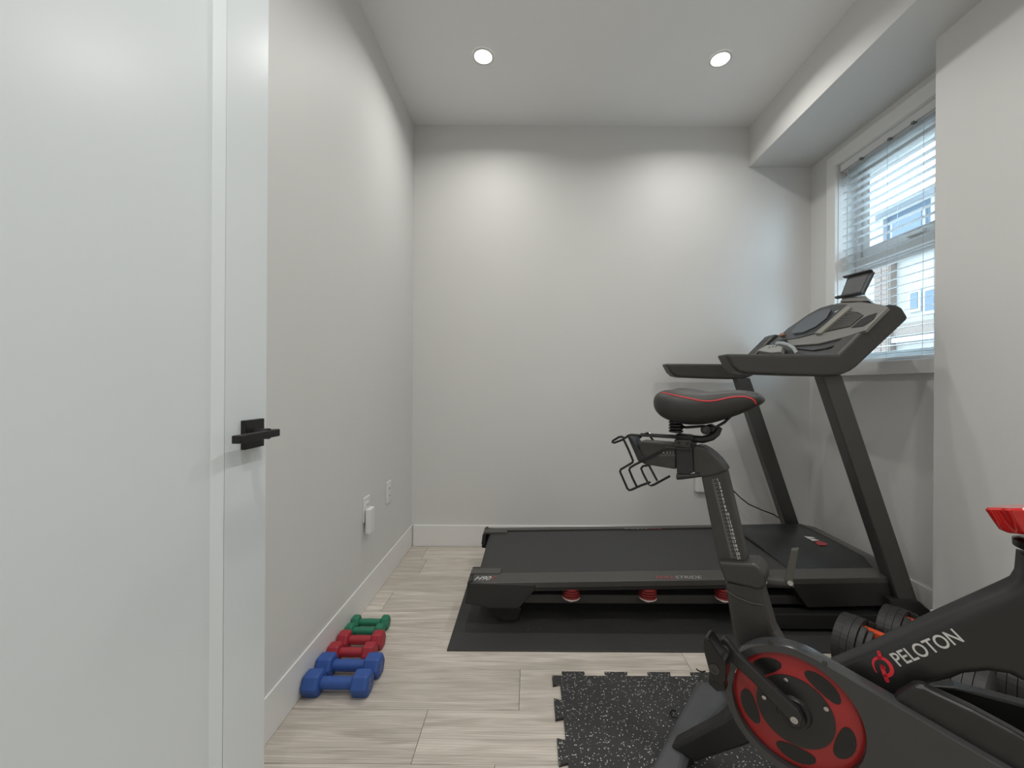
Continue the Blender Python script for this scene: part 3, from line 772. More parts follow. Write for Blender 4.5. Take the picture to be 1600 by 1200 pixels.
# tablet holder
def tx(u, v, x):
    r = ray(u, v); return EYE + r * (x / r.x)
ped = [tx(1312, 471, 1.57), tx(1358, 470, 1.57), tx(1352, 462, 1.60), tx(1318, 465, 1.60)]
build(MB().prism(ped, (0.06, 0, -0.05)), 'tablet_pedestal', cons_m, tr, bevel=0.003)
T = [tx(1312, 466, 1.60), tx(1347, 459, 1.60), tx(1364, 424, 1.65), tx(1324, 434, 1.65)]
tn = (T[1] - T[0]).cross(T[3] - T[0]).normalized()
if tn.x > 0: tn = -tn
th_ = build(MB().prism(T, -tn * 0.014), 'tablet_holder', mat('tablet_holder_grey', (78, 82, 86), 0.35, var=0.03), tr, bevel=0.002)
ey_ = (T[1] - T[0]).normalized(); ez_ = (T[3] - T[0]).normalized()
def lip(p, q_, w, name):
    build(MB().prism([p - ez_ * w * 0.5, q_ - ez_ * w * 0.5, q_ + ez_ * w * 0.5, p + ez_ * w * 0.5], tn * 0.018), name, cons_d, th_, bevel=0.002)
lip(T[0] - ey_ * 0.015, T[1] + ey_ * 0.002, 0.010, 'lower_lip')
lip(T[3] - ey_ * 0.012, T[2] + ey_ * 0.002, 0.008, 'upper_lip')
build(MB().prism([T[0] * 0.9 + T[1] * 0.1, T[0] * 0.12 + T[1] * 0.88, T[3] * 0.12 + T[2] * 0.88, T[3] * 0.9 + T[2] * 0.1], tn * 0.002), 'backing_pad', mat('pad_grey', (96, 96, 98), 0.5), th_)
# print on the rails
def on_rail(u, v, far=False):
    """point of the slanted rail face under a photo pixel"""
    if not far: p0 = V((0, 1.750, zt(0))); n_ = V((-0.020, -0.013, 0.088)); n_ = V((-0.020, -0.1477, 1.0)).normalized()
    else: p0 = V((0, 2 * CY - 1.750, zt(0))); n_ = V((-0.020, 0.1477, 1.0)).normalized()
    return at_plane(u, v, p0, n_), n_
def rail_print(s, u0, u1, v, material, far=False, shear=0.0, h=0.03):
    a_, n_ = on_rail(u0, v, far); b_, _ = on_rail(u1, v, far)
    ex = (b_ - a_); w = ex.length; ex.normalize(); ey = n_.cross(ex)
    build(text_mb(s, a_, ex, ey, width=w, height=h, shear=shear, lift=0.0012), 'rail_print', material, rf if far else rn)
rail_print('H90', 741, 767, 906.8, white_print, shear=0.5, h=0.027)
rail_print('T', 767.5, 776, 906.8, red_dull, shear=0.5, h=0.027)
rail_print('FULL', 1026, 1055, 904.6, red_dull, h=0.020, shear=0.2)
rail_print('STRIDE', 1056, 1098, 904.6, grey_print, h=0.020, shear=0.2)
rail_print('FULL', 1032, 1012, 825.8, red_dull, True, h=0.026)
rail_print('STRIDE', 1011, 974, 825.8, grey_print, True, h=0.026)
# power cord from the back wall
pc = [V((q.x + 0.0, YB - 0.05, q.z - 0.03)), at_y(1130, 755, 2.60), at_y(1143, 764, 2.60), at_y(1157, 778, 2.60), at_y(1170, 788, 2.58), at_y(1190, 797, 2.56), at_y(1209, 804, 2.53), at_y(1240, 825, 2.50), V((1.60, 2.50, 0.16))]
build(MB().tube(pc, 0.0035, 8), 'power_cord', bike_g, tr, smooth=True)

# ------------------------------------------------------------------ exercise bike
PHI, D0, S0 = R(38), 1.15, -0.09
bd = V((math.cos(PHI), -math.sin(PHI), 0)); bn = V((math.sin(PHI), math.cos(PHI), 0))
bk = thing('exercise_bike', 'black stationary exercise bike with red wheel and black saddle', 'exercise bike', bd * S0 + bn * D0, -PHI)
def B(u, v, n=0.0):
    """bike coordinates (forward, across, up) of a photo pixel on the bike's plane n"""
    r = ray(u, v); q_ = EYE + r * ((D0 + n) / r.dot(bn))
    return V((q_.dot(bd) - S0, n, q_.z))
def S(s, n, z): return V((s - S0, n, z))
def bpart(m, name, material, parent=bk, **kw): return build(m, name, material, parent, local=True, **kw)
def slab(pts, n0, n1, name, material, parent=bk, **kw):
    """solid of a side outline between two planes across the bike; pts are pixels on n0 or (s,z) tuples marked 'w'"""
    P_ = []
    for p in pts:
        P_.append(S(p[1], n0, p[2]) if p[0] == 'w' else B(p[0], p[1], n0))
    return bpart(MB().prism(P_, (0, n1 - n0, 0)), name, material, parent, **kw)
W = lambda s, z: ('w', s, z)
# frame
def sil(u, v, n):
    """(s, z) mark of a pixel that shows an edge lying on plane n"""
    p = B(u, v, n); return W(p.x + S0, p.z)
FN = 0.034
def inset(pts, e):
    """outline moved inwards by e"""
    n_ = len(pts); area = sum(pts[k][0] * pts[(k + 1) % n_][1] - pts[(k + 1) % n_][0] * pts[k][1] for k in range(n_))
    sg = 1 if area > 0 else -1
    out = []
    for k in range(n_):
        p, a_, b_ = V(pts[k]), V(pts[k - 1]), V(pts[(k + 1) % n_])
        d1, d2 = (p - a_).normalized(), (b_ - p).normalized()
        n1, n2 = V((-d1.y, d1.x)) * sg, V((-d2.y, d2.x)) * sg
        m_ = (n1 + n2).normalized()
        out.append(p + m_ * e / max(0.45, m_.dot(n1)))
    return out
def round_slab(pts, half, r, name, material, steps=6, mid=0.0, **kw):
    rings = []
    ns = [-half + r * (1 - math.cos(math.pi / 2 * k / steps)) for k in range(steps + 1)]
    es = [r * (1 - math.sin(math.pi / 2 * k / steps)) for k in range(steps + 1)]
    seq = list(zip(ns, es)); seq += [(-a_, e) for a_, e in seq[::-1]]
    for n_, e in seq:
        rings.append([S(x, mid + n_, z) for x, z in inset(pts, e)])
    return bpart(MB().loft(rings), name, material, smooth=True, **kw)
fo = [sil(u, v, 0.008) for u, v in ((1262, 1046), (1369, 1000), (1457, 957), (1560, 911), (1579, 902), (1586, 891), (1589, 859))]
fo += [W(0.345, 0.742), W(0.370, 0.68), W(0.470, 0.30), W(0.430, 0.24), W(0.385, 0.28), W(0.345, 0.42), W(0.300, 0.49)]
fo += [sil(u, v, -0.025) for u, v in ((1600, 1067), (1578, 1056), (1545, 1051.5), (1507, 1055), (1488, 1063), (1453, 1071), (1420, 1090), (1300, 1110))]
frame = round_slab([V((p[1], p[2])) for p in fo], FN, 0.022, 'frame', bike_m)
seat_tube = slab([(1131, 908), (1189, 918), (1209, 989), W(-0.04, 0.30), W(-0.10, 0.27), W(-0.19, 0.34), (1144, 990)], -0.030, 0.030, 'seat_tube', bike_t, bevel=0.010, seg=3)
slab([(1121, 878), (1150, 880), (1180, 881), (1187, 888), (1195, 898), (1195, 917), (1188, 924), (1160, 917), (1132, 909)], -0.036, 0.036, 'post_collar', bike_t, bevel=0.008, seg=3)
bpart(MB().tube([B(1134, 922, -0.031), B(1150, 933, -0.0315), B(1172, 942, -0.0315), B(1193, 946, -0.031)], 0.0018, 6), 'tube_seam', rail_m, seat_tube)
# rear leg and stabilisers
slab([W(-0.150, 0.330), W(-0.070, 0.29), W(-0.20, 0.16), W(-0.315, 0.055), W(-0.385, 0.055), W(-0.25, 0.20)], -0.028, 0.028, 'rear_leg', bike_m, bevel=0.008)
def stab(s, wid, half, name, fl=1.0):
    out = []
    N = 14
    edge = []
    for k in range(N + 1):
        n_ = -half + 2 * half * k / N
        e = abs(n_) / half
        w_ = wid * (0.58 + 0.42 * e ** 1.5) * (1 if e < 0.9 else 1 - 0.25 * ((e - 0.9) / 0.1) ** 2)
        edge.append((n_, w_))
    rings = []
    for n_, w_ in edge:
        zc = 0.058 - 0.008 * (abs(n_) / half) ** 2
        ra = s - wid * 0.5
        rings.append([S(ra, n_, TZ + 0.004), S(ra - 0.002, n_, zc - 0.012), S(ra + 0.010, n_, zc), S(ra + w_ - 0.012, n_, zc + 0.002), S(ra + w_ + 0.002, n_, zc - 0.014), S(ra + w_ - 0.008, n_, TZ + 0.004)])
    o = bpart(MB().loft(rings), name, stab_m, smooth=True, bevel=0.006)
    for sg in (-1, 1):
        bpart(MB().lathe(S(s, sg * (half - 0.06), TZ), (0, 0, 1), [(0.022, 0), (0.022, 0.012)], 16), 'levelling_foot', bike_g, o, smooth=True)
    return o
stab(-0.346, 0.116, 0.305, 'rear_stabiliser')
stab(0.500, 0.100, 0.280, 'front_stabiliser')
slab([W(0.430, 0.30), W(0.480, 0.30), W(0.515, 0.05), W(0.465, 0.05)], -0.030, 0.030, 'front_leg', bike_m, bevel=0.008)
# flywheel and its arms
bpart(MB().lathe(S(0.385, -0.022, 0.265), (0, 1, 0), [(0.02, -0.004), (0.15, 0.0), (0.165, 0.003), (0.165, 0.041), (0.15, 0.044), (0.02, 0.048)], 48), 'flywheel', bike_g, smooth=True)
slab([W(0.060, 0.38), W(0.066, 0.42), W(0.076, 0.44)] + [sil(u, v, -0.05) for u, v in ((1427, 1062), (1442, 1064), (1453, 1070), (1516, 1099), (1578, 1132))] + [ W(0.43, 0.375), W(0.44, 0.26), W(0.38, 0.23), W(0.10, 0.30)], -0.072, -0.044, 'flywheel_arm', bike_m, bevel=0.008, seg=3)
slab([W(0.130, 0.42)] + [sil(u, v, 0.070) for u, v in ((1488, 1063.5), (1540, 1076), (1600, 1092))] + [W(0.44, 0.40), W(0.44, 0.26), W(0.38, 0.23), W(0.13, 0.31)], 0.044, 0.072, 'flywheel_arm', bike_m, bevel=0.004)
# belt cover with the red pulley showing
PC = (-0.093, 0.335)
def tear(r1, c2, r2, n):
    """outline around two circles joined by their outer tangents"""
    c1 = V((PC[0], PC[1])); c2 = V(c2)
    dv = c2 - c1; L = dv.length; base = math.atan2(dv.y, dv.x); al = math.acos((r1 - r2) / L)
    out = []
    for k in range(49):
        a_ = base + al + (2 * math.pi - 2 * al) * k / 48
        out.append((c1.x + r1 * math.cos(a_), c1.y + r1 * math.sin(a_)))
    for k in range(17):
        a_ = base - al + 2 * al * k / 16
        out.append((c2.x + r2 * math.cos(a_), c2.y + r2 * math.sin(a_)))
    return out
def ring_outline(r1, n): return [S(x, n, z) for x, z in tear(r1, (0.385, 0.262), r1 - 0.066, n)]
o3 = tear(0.1405, (0.385, 0.262), 0.0755, 0); o2 = tear(0.1385, (0.385, 0.262), 0.0725, 0)
hole = []
for k, (x, z) in enumerate(o2):
    a_ = math.atan2(z - PC[1], x - PC[0])
    if k >= 48:               # the far end of the teardrop closes the round opening evenly
        e0_, e1_ = math.atan2(o2[48][1] - PC[1], o2[48][0] - PC[0]), math.atan2(o2[0][1] - PC[1], o2[0][0] - PC[0])
        while e1_ < e0_: e1_ += 2 * math.pi
        a_ = e0_ + (e1_ - e0_) * (k - 48) / 18.0
    hole.append((PC[0] + 0.1235 * math.cos(a_), PC[1] + 0.1235 * math.sin(a_)))
cov = bpart(MB().loft([[S(x, -0.056, z) for x, z in o3], [S(x, -0.086, z) for x, z in o3], [S(x, -0.090, z) for x, z in o2], [S(x, -0.090, z) for x, z in hole], [S(x, -0.074, z) for x, z in hole]], cap=False), 'belt_cover', cover_m, smooth=True)
cov['label'] = 'smoked grey teardrop belt cover'
pul = bpart(MB().lathe(S(PC[0], -0.062, PC[1]), (0, -1, 0), [(0.001, 0), (0.1225, 0), (0.1225, 0.014), (0.113, 0.018), (0.001, 0.018)], 64), 'pulley', red_disc, smooth=True)
for k in range(5):
    a0 = R(56 + 72 * k)
    pts = []
    for j in range(20):
        t_ = 2 * math.pi * j / 20
        rr = 0.0935 + 0.0165 * math.sin(t_); aa = a0 + 0.40 * math.cos(t_)
        pts.append(S(PC[0] + rr * math.cos(aa), -0.0803, PC[1] + rr * math.sin(aa)))
    bpart(MB().prism(pts, (0, -0.0006, 0)), 'pulley_opening', mat('opening_black', (24, 24, 26), 0.35), pul)
hubd = bpart(MB().lathe(S(PC[0], -0.080, PC[1]), (0, -1, 0), [(0.001, 0), (0.0735, 0), (0.0735, 0.003), (0.060, 0.006), (0.034, 0.006), (0.030, 0.014), (0.001, 0.014)], 56), 'pulley_hub', bike_m, pul, smooth=True)
for u, v in ((1228, 1062), (1194, 1089), (1291, 1107)):
    c_ = B(u, v, -0.086)
    bpart(MB().lathe(c_, (0, -1, 0), [(0.0045, 0), (0.0045, 0.003), (0.001, 0.004)], 12), 'hub_screw', screw_m, hubd, smooth=True)
for u, v in ((1204, 1003), (1289, 1035)):
    bpart(MB().lathe(B(u, v, -0.088), (0, -1, 0), [(0.0045, 0), (0.0045, 0.004)], 12), 'cover_screw', bike_t, cov, smooth=True)
# cranks and pedals
crank = slab([(1124, 1001), (1131, 997), (1138, 1003), (1152, 1022), (1215, 1082), (1248, 1112), (1254, 1124), (1250, 1137), (1237, 1136), (1228, 1122), (1175, 1066), (1136, 1030), (1125, 1016)], -0.122, -0.104, 'crank', bike_m, bevel=0.004)
cc = B(1241, 1125, -0.122)
bpart(MB().lathe(S(PC[0], -0.086, PC[1]), (0, -1, 0), [(0.027, 0), (0.022, 0.02)], 24), 'crank_axle', bike_g, crank, smooth=True)
bpart(MB().lathe(cc, (0, -1, 0), [(0.0070, 0), (0.0070, 0.002), (0.0035, 0.002), (0.0035, 0.0008), (0.001, 0.0008)], 20), 'crank_bolt', screw_m, crank, smooth=True)
pe = B(1131, 1016, -0.122)
def pedal(c_, sg):
    """clip pedal hanging from its axle, sg -1 = this side"""
    o = bpart(MB().tube([c_, c_ + V((0, sg * 0.055, 0))], 0.007, 12), 'pedal', bike_g, smooth=True)
    n0, n1 = c_.y + sg * 0.018, c_.y + sg * 0.060
    out = [(-0.028, 0.046), (-0.020, 0.050), (-0.008, 0.036), (0.010, 0.014), (0.018, 0.006), (0.018, -0.028), (0.006, -0.046), (-0.012, -0.044), (-0.020, -0.016), (-0.030, 0.018)]
    bpart(MB().prism([V((c_.x + a_, n0, c_.z + b_)) for a_, b_ in out], (0, n1 - n0, 0)), 'pedal_body', bike_g, o, bevel=0.004)
    out2 = [(-0.020, -0.030), (0.012, -0.032), (0.016, -0.060), (-0.002, -0.068), (-0.022, -0.056)]
    bpart(MB().prism([V((c_.x + a_, n0 + sg * 0.006, c_.z + b_)) for a_, b_ in out2], (0, (n1 - n0) * 0.7, 0)), 'pedal_cleat', bike_g, o, bevel=0.004)
    bpart(MB().lathe(V((c_.x - 0.006, n1, c_.z - 0.014)), (0, sg, 0), [(0.011, 0), (0.011, 0.002), (0.006, 0.002), (0.006, 0.0005), (0.001, 0.0005)], 18), 'axle_cap', bike_t, o, smooth=True)
    bpart(MB().lathe(c_, (0, sg, 0), [(0.011, -0.001), (0.011, 0.004)], 18), 'axle_washer', screw_m, o, smooth=True)
    bpart(MB().tube([V((c_.x - 0.018, n1 - sg * 0.02, c_.z + 0.0)), V((c_.x - 0.002, n1 - sg * 0.02, c_.z + 0.004)), V((c_.x + 0.008, n1 - sg * 0.02, c_.z - 0.006))], 0.0022, 6), 'release_spring', screw_m, o, smooth=True)
pedal(pe, -1)
far = [S(2 * PC[0] - 0.0 + (-(p.x + S0) + 0.0), 0.104, 2 * PC[1] - p.z) for p in [B(u, v, -0.104) for u, v in ((1124, 1001), (1131, 997), (1215, 1082), (1248, 1112), (1254, 1124), (1250, 1137), (1237, 1136), (1228, 1122), (1175, 1066), (1136, 1030))]]
bpart(MB().prism(far, (0, 0.018, 0)), 'crank', bike_m, bevel=0.004)
pedal(V((2 * (PC[0] - S0) - pe.x, 0.122, 2 * PC[1] - pe.z)), 1)
# seat post with its scale
post = slab([(1095, 745), (1133, 736), (1168, 884), (1123, 884)], -0.020, 0.020, 'seat_post', bike_t, bevel=0.005, seg=3)
e0, e1 = B(1122, 749, -0.020), B(1152.5, 871, -0.020)
along = (e1 - e0)
exn = V((0, -1, 0)).cross(along).normalized()
if exn.x < 0: exn = -exn
for k in range(1, 22):
    f0 = (k - 1) / 20.0
    c_ = e0 + along * f0
    tm = text_mb(str(k), c_ + along.normalized() * 0.004 + exn * -0.002, exn, -along, width=None, height=0.0068, lift=0.0, bold=0.02)
    tm.v = [p + V((0, -0.0006, 0)) for p in tm.v]
    bpart(tm, 'post_number', white_print, post)
tk = MB()
for k in range(0, 61):
    f0 = k / 60.0
    ln = 0.011 if k % 3 == 0 else 0.0055
    c_ = e0 + along * f0 - exn * 0.016
    d_ = along.normalized() * 0.00038
    tk.add([c_ - d_ + V((0, -0.0006, 0)), c_ - d_ + exn * ln + V((0, -0.0006, 0)), c_ + d_ + exn * ln + V((0, -0.0006, 0)), c_ + d_ + V((0, -0.0006, 0))], [(0, 1, 2, 3)])
bpart(tk, 'post_scale', grey_print, post)
# clamp lever of the post
lv = bpart(MB().tube([B(1196, 907, 0), B(1200, 907, 0)], 0.012, 12), 'clamp_lever', chrome_m, smooth=True)
bpart(MB().tube([B(1199, 908, 0), B(1226, 910, 0), B(1238, 910, 0)], [0.0115, 0.012, 0.011], 16), 'lever_barrel', bike_t, lv, smooth=True)
slab([(1225, 908), (1236, 860), (1247, 859), (1238, 912)], -0.012, 0.008, 'lever_arm', mat('lever_grey', (88, 88, 82), 0.35, metal=0.4), lv, bevel=0.002)
bpart(MB().lathe(B(1235, 911, -0.012), (0, -1, 0), [(0.006, 0), (0.006, 0.002)], 14), 'lever_screw', screw_m, lv, smooth=True)
# elbow, slider, saddle clamp
slab([(1081, 698), (1088, 696), (1097, 698), (1106, 703), (1116, 711), (1124, 719), (1130, 727), (1136, 736), (1117, 744), (1095, 747), (1086, 742), (1082, 735)], -0.024, 0.024, 'post_elbow', bike_t, bevel=0.007, seg=3)
sl = slab([(997, 692), (1002, 689), (1056, 693), (1056, 734), (1006, 726), (1000, 722)], -0.022, 0.022, 'seat_slider', bike_t, bevel=0.006, seg=3)
slab([(1055, 699), (1081, 699), (1084, 737), (1076, 742), (1057, 741)], -0.027, 0.027, 'slider_collar', bike_m, bevel=0.004)
slab([(1053, 687), (1079, 688), (1078, 702), (1054, 701)], -0.031, 0.031, 'clamp_plate', bike_t, bevel=0.002)
for u, v in ((1060, 692), (1074, 693)):
    bpart(MB().lathe(B(u, v, -0.031), (0, -1, 0), [(0.0035, 0), (0.0035, 0.002)], 12), 'clamp_screw', bike_g, sl, smooth=True)
bpart(MB().tube([B(1058, 745, -0.022), B(1066, 745, -0.022), B(1080, 744, -0.022), B(1094, 742, -0.022)], [0.0085, 0.0075, 0.006, 0.006], 12), 'slider_lever', bike_m, smooth=True)
for s_, u in (('1', 1053), ('2', 1048), ('3', 1043), ('4', 1037)):
    a_ = B(u - 1.5, 709, -0.0226)
    tm = text_mb(s_, a_, (1, 0, 0.05), (0, 0, 1), height=0.0055, lift=0.0)
    bpart(tm, 'slider_number', white_print, sl)
tk = MB()
for k in range(9):
    a_ = B(1030 + 3 * k, 713, -0.0226)
    h_ = 0.007 if k % 2 else 0.004
    tk.add([a_, a_ + V((0.0012, 0, 0)), a_ + V((0.0012, 0, h_)), a_ + V((0, 0, h_))], [(0, 1, 2, 3)])
bpart(tk, 'slider_scale', grey_print, sl)
slab([(1055, 678), (1076, 680), (1084, 684), (1080, 692), (1055, 691)], -0.016, 0.016, 'saddle_bracket', bike_m, bevel=0.003)
bpart(MB().tube([B(1076, 685, 0), B(1098, 687, 0), B(1112, 683, 0), B(1120, 677, 0), B(1124, 668, 0)], [0.010, 0.010, 0.010, 0.009, 0.008], 12), 'saddle_arm', bike_m, smooth=True)
bpart(MB().lathe(B(1102, 672, -0.03), (0, 1, 0), [(0.008, -0.002), (0.012, 0), (0.012, 0.06), (0.008, 0.062)], 20), 'saddle_clamp', bike_m, smooth=True)
bpart(MB().lathe(B(1102, 672, -0.033), (0, -1, 0), [(0.006, 0), (0.006, 0.003)], 6), 'clamp_bolt', bike_t)
for sg in (-1, 1):
    bpart(MB().tube([B(1052, 664, sg * 0.028), B(1072, 668, sg * 0.026), B(1100, 666, sg * 0.024), B(1118, 668, sg * 0.022), B(1132, 660, sg * 0.018), B(1142, 650, sg * 0.012), B(1156, 645, sg * 0.008)], 0.0036, 8), 'saddle_rail', bike_g, smooth=True)
    prf = []
    for k in range(4):
        prf += [(0.014, k * 0.008), (0.019, k * 0.008 + 0.002), (0.019, k * 0.008 + 0.006), (0.014, k * 0.008 + 0.008)]
    c_ = B(1056, 676, sg * 0.035); c_.z += 0.000
    bpart(MB().lathe(c_, (0, 0, 1), prf, 20), 'saddle_spring', bike_g, smooth=True)
# saddle
top = [(1017.5, 621), (1020, 616), (1024, 612), (1032, 608), (1040, 606), (1060, 605.5), (1080, 608), (1100, 611.5), (1120, 611), (1150, 609), (1170, 610.5), (1182, 613.5), (1190, 617.5), (1195.5, 624)]
bot = [(1018, 634), (1021, 641), (1024, 647), (1032, 653), (1040, 657), (1060, 663), (1080, 665), (1100, 664), (1120, 660), (1150, 650), (1170, 642), (1182, 636), (1190, 632), (1195.5, 627)]
wid = [0.030, 0.052, 0.066, 0.082, 0.092, 0.100, 0.096, 0.080, 0.062, 0.043, 0.037, 0.033, 0.027, 0.015]
rings = []
NS = len(top)
for i in range(NS):
    f0 = i / (NS - 1)
    nn = -0.055 * max(0.0, 1 - (top[i][0] - 1017) / 110.0)
    a_, b_ = B(*top[i], nn), B(*bot[i], nn)
    s_ = (a_.x + b_.x) / 2; zt_, zb_ = a_.z, b_.z; w_ = wid[i]
    rg = []
    for k in range(28):
        t_ = 2 * math.pi * k / 28
        c_, d_ = math.cos(t_), math.sin(t_)
        y = w_ * math.copysign(abs(c_) ** 0.75, c_)
        zm = zb_ + (zt_ - zb_) * 0.52
        z = zm + (zt_ - zm) * math.copysign(abs(d_) ** 0.8, d_) if d_ > 0 else zm + (zm - zb_) * math.copysign(abs(d_) ** 0.9, d_)
        if d_ > 0:
            gro = max(0.0, 1 - max(0.0, top[i][0] - 1045) / 75.0)
            z -= 0.022 * gro * math.exp(-(y / 0.030) ** 2)
            z += (y + 0.05) * 0.055 * gro
        rg.append(V((s_, y, z)))
    rings.append(rg)
sm = MB().loft(rings)
saddle = bpart(sm, 'saddle', saddle_m, smooth=True)
sub = saddle.modifiers.new('sub', 'SUBSURF'); sub.levels = 1; sub.render_levels = 2
saddle['label'] = 'black padded saddle with red piping'
# red piping traced on the saddle surface
bpy.context.view_layer.update()
dg = bpy.context.evaluated_depsgraph_get()
ev = saddle.evaluated_get(dg); me = ev.to_mesh()
tree = BVHTree.FromPolygons([p.co.copy() for p in me.vertices], [list(p.vertices) for p in me.polygons])
ev.to_mesh_clear()
inv = INV[bk.name]
eye_l = inv @ EYE
pl = [(440, 160), (470, 168), (500, 175), (550, 185), (600, 196), (650, 206), (700, 217), (740, 226), (780, 232), (815, 235), (850, 235), (890, 230), (930, 222), (1000, 206), (1060, 199), (1120, 200), (1170, 213), (1195, 232), (1208, 256)]
path = []
for x, y in pl:
    r = (inv.to_3x3() @ ray(940 + x / 5.0, 580 + y / 5.0)).normalized()
    hit = tree.ray_cast(eye_l, r)
    if hit[0] is not None:
        path.append(hit[0] + hit[1] * 0.0004)
if len(path) > 3:
    bpart(MB().tube(path, 0.0018, 6), 'piping', red_pipe, saddle, smooth=True)
    bpart(MB().tube([V((p.x, -p.y, p.z)) for p in path], 0.0018, 6), 'piping', red_pipe, saddle, smooth=True)
# wire bottle cage behind the seat
C5 = lambda pts, n: [B(950 + x / 9.41, 660 + y / 9.41, n) for x, y in pts]
cage = bpart(MB().tube(C5([(990, 225), (700, 205), (345, 185), (300, 195), (245, 235)], -0.035), 0.0034, 8), 'bottle_cage', bike_g, smooth=True)
cage['label'] = 'black bent wire bottle cage'
for pts, n in (([(245, 235), (205, 212), (160, 218), (70, 272), (62, 295), (90, 302), (180, 268), (228, 250)], -0.035),
               ([(226, 246), (300, 400), (366, 560), (360, 590), (330, 610), (190, 690), (176, 725), (230, 850), (285, 975), (310, 998), (350, 990), (480, 930), (620, 880)], -0.035),
               ([(1200, 398), (1000, 380), (880, 378), (840, 392), (640, 500), (400, 620), (325, 665), (312, 700), (360, 820), (420, 940)], -0.034),
               ([(620, 625), (510, 645), (487, 680), (520, 760), (580, 875)], 0.020),
               ([(600, 630), (660, 740), (725, 862)], 0.020),
               ([(590, 885), (605, 915), (635, 930), (680, 915), (800, 850), (910, 790)], 0.020),
               ([(480, 175), (990, 200)], 0.030), ([(545, 170), (585, 158), (615, 175)], 0.030), ([(360, 270), (420, 230), (490, 215)], 0.030), ([(625, 215), (670, 275)], 0.030)):
    bpart(MB().tube(C5(pts, n), 0.0034, 8), 'cage_wire', bike_g, cage, smooth=True)
cs_ = C5([(285, 215), (325, 215), (545, 530), (470, 600), (440, 570)], -0.026)
bpart(MB().prism(cs_, (0, 0.052, 0)), 'cage_strap', bike_m, cage, bevel=0.001)
# name and mark on the frame
nf = -0.0345
bl0, bl1 = B(1406, 1041.5, nf), B(1507, 1002, nf)
ex = bl1 - bl0
up_ = V((-ex.z, 0, ex.x)).normalized()
tm = text_mb('PELOTON', bl0, ex, up_, width=ex.length * 1.0, height=0.0245, lift=0.0, bold=0.012)
bpart(tm, 'frame_name', white_print, frame)
def ribbon(pts, w):
    P_ = [B(1350 + x / 9.41, 980 + y / 9.41, nf) for x, y in pts]
    # smooth the line
    for _ in range(2):
        Q_ = [P_[0]]
        for a_, b_ in zip(P_[:-1], P_[1:]): Q_ += [a_ * 0.75 + b_ * 0.25, a_ * 0.25 + b_ * 0.75]
        P_ = Q_ + [P_[-1]]
    m_ = MB(); n_ = len(P_); ws = [w[0] + (w[1] - w[0]) * k / (n_ - 1) for k in range(n_)] if isinstance(w, tuple) else [w] * n_
    vs, fs = [], []
    for k in range(n_):
        t_ = (P_[min(k + 1, n_ - 1)] - P_[max(k - 1, 0)]).normalized(); s_ = V((-t_.z, 0, t_.x)) * ws[k] * 0.5
        vs += [P_[k] + s_, P_[k] - s_]
        if k: fs.append((2 * k - 2, 2 * k - 1, 2 * k + 1, 2 * k))
    m_.add(vs, fs)
    for e in (0, n_ - 1):     # round ends
        if ws[e] > 0.003:
            m_.add([P_[e] + V((math.cos(a_), 0, math.sin(a_))) * ws[e] * 0.5 for a_ in [2 * math.pi * j / 16 for j in range(16)]], [list(range(16))])
    return m_
for pts, w in (([(190, 672), (150, 610), (128, 530), (150, 470), (215, 448)], (0.001, 0.0062)),
               ([(215, 448), (290, 462), (360, 520), (408, 600), (412, 670), (370, 715), (310, 716)], 0.0066),
               ([(217, 368), (243, 450)], 0.0062),
               ([(262, 575), (300, 690), (342, 790)], 0.0068),
               ([(262, 575), (295, 590), (290, 630)], (0.0068, 0.003))):
    bpart(ribbon(pts, w), 'frame_mark', red_print, frame)
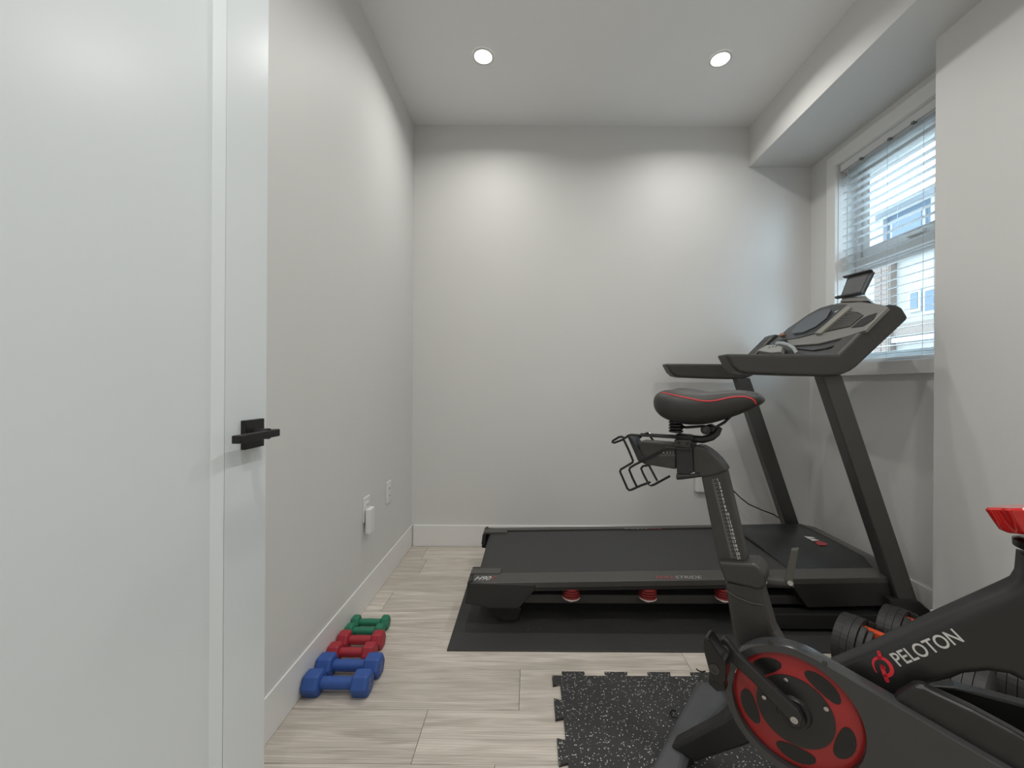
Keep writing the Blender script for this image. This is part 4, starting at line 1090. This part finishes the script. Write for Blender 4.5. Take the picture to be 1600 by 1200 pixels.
# head tube, red knob, handlebar post
bpart(MB().lathe(S(0.285, 0, 0.752), V((0.10, 0, 1)), [(0.046, 0), (0.048, 0.012), (0.040, 0.016)], 28), 'head_collar', bike_g, smooth=True)
kc = B(1596, 832, 0.0)
kn_ax = V((-0.24, 0.17, 1)).normalized()
knob_c = S(0.271, 0.0, 0.784)
bpart(MB().lathe(knob_c - kn_ax * 0.035, kn_ax, [(0.014, 0), (0.014, 0.06)], 18), 'knob_shaft', bike_g, smooth=True)
rings = []
for r_, h_ in ((0.026, 0.0), (0.038, 0.002), (0.044, 0.008), (0.048, 0.024), (0.051, 0.038), (0.0525, 0.044), (0.049, 0.048), (0.030, 0.047), (0.0005, 0.047)):
    rg = []
    for k in range(60):
        a_ = 2 * math.pi * k / 60
        lob = 1 + 0.085 * math.cos(6 * a_) * (1 if 0.004 < h_ < 0.049 else 0.4) * (1 if r_ > 0.029 else 0)
        ax1 = kn_ax.cross(V((0, 1, 0))).normalized(); ax2 = kn_ax.cross(ax1)
        rg.append(knob_c + kn_ax * h_ + (ax1 * math.cos(a_) + ax2 * math.sin(a_)) * r_ * lob)
    rings.append(rg)
kb = bpart(MB().loft(rings), 'resistance_knob', red_gloss, smooth=True)
kb['label'] = 'glossy red lobed knob'
bpart(MB().tube([S(0.330, 0, 0.66), S(0.400, 0, 0.98), S(0.430, 0, 1.08)], 0.024, 16), 'handlebar_post', bike_t, smooth=True)
bpart(MB().tube([S(0.36, -0.20, 1.12), S(0.50, -0.21, 1.13), S(0.56, -0.14, 1.11), S(0.45, -0.05, 1.09), S(0.45, 0.05, 1.09), S(0.56, 0.14, 1.11), S(0.50, 0.21, 1.13), S(0.36, 0.20, 1.12)], 0.016, 12), 'handlebar', bike_g, smooth=True)
# thin cable with hooked ends over the rear stabiliser
def flo(u, v, z): return INV[bk.name] @ at_z(u, v, z)
bpart(MB().tube([flo(1058, 1122, 0.030), flo(1050, 1120, 0.024), flo(1047, 1114, 0.018), flo(1050, 1110, 0.016), flo(1056, 1111, 0.016)], 0.0022, 8), 'cable_hook', bike_g, smooth=True)
bpart(MB().tube([flo(1088, 1045, 0.030), flo(1091, 1048, 0.028), flo(1097, 1050, 0.030), flo(1102, 1049, 0.04)], 0.0022, 8), 'cable_hook', bike_g, smooth=True)
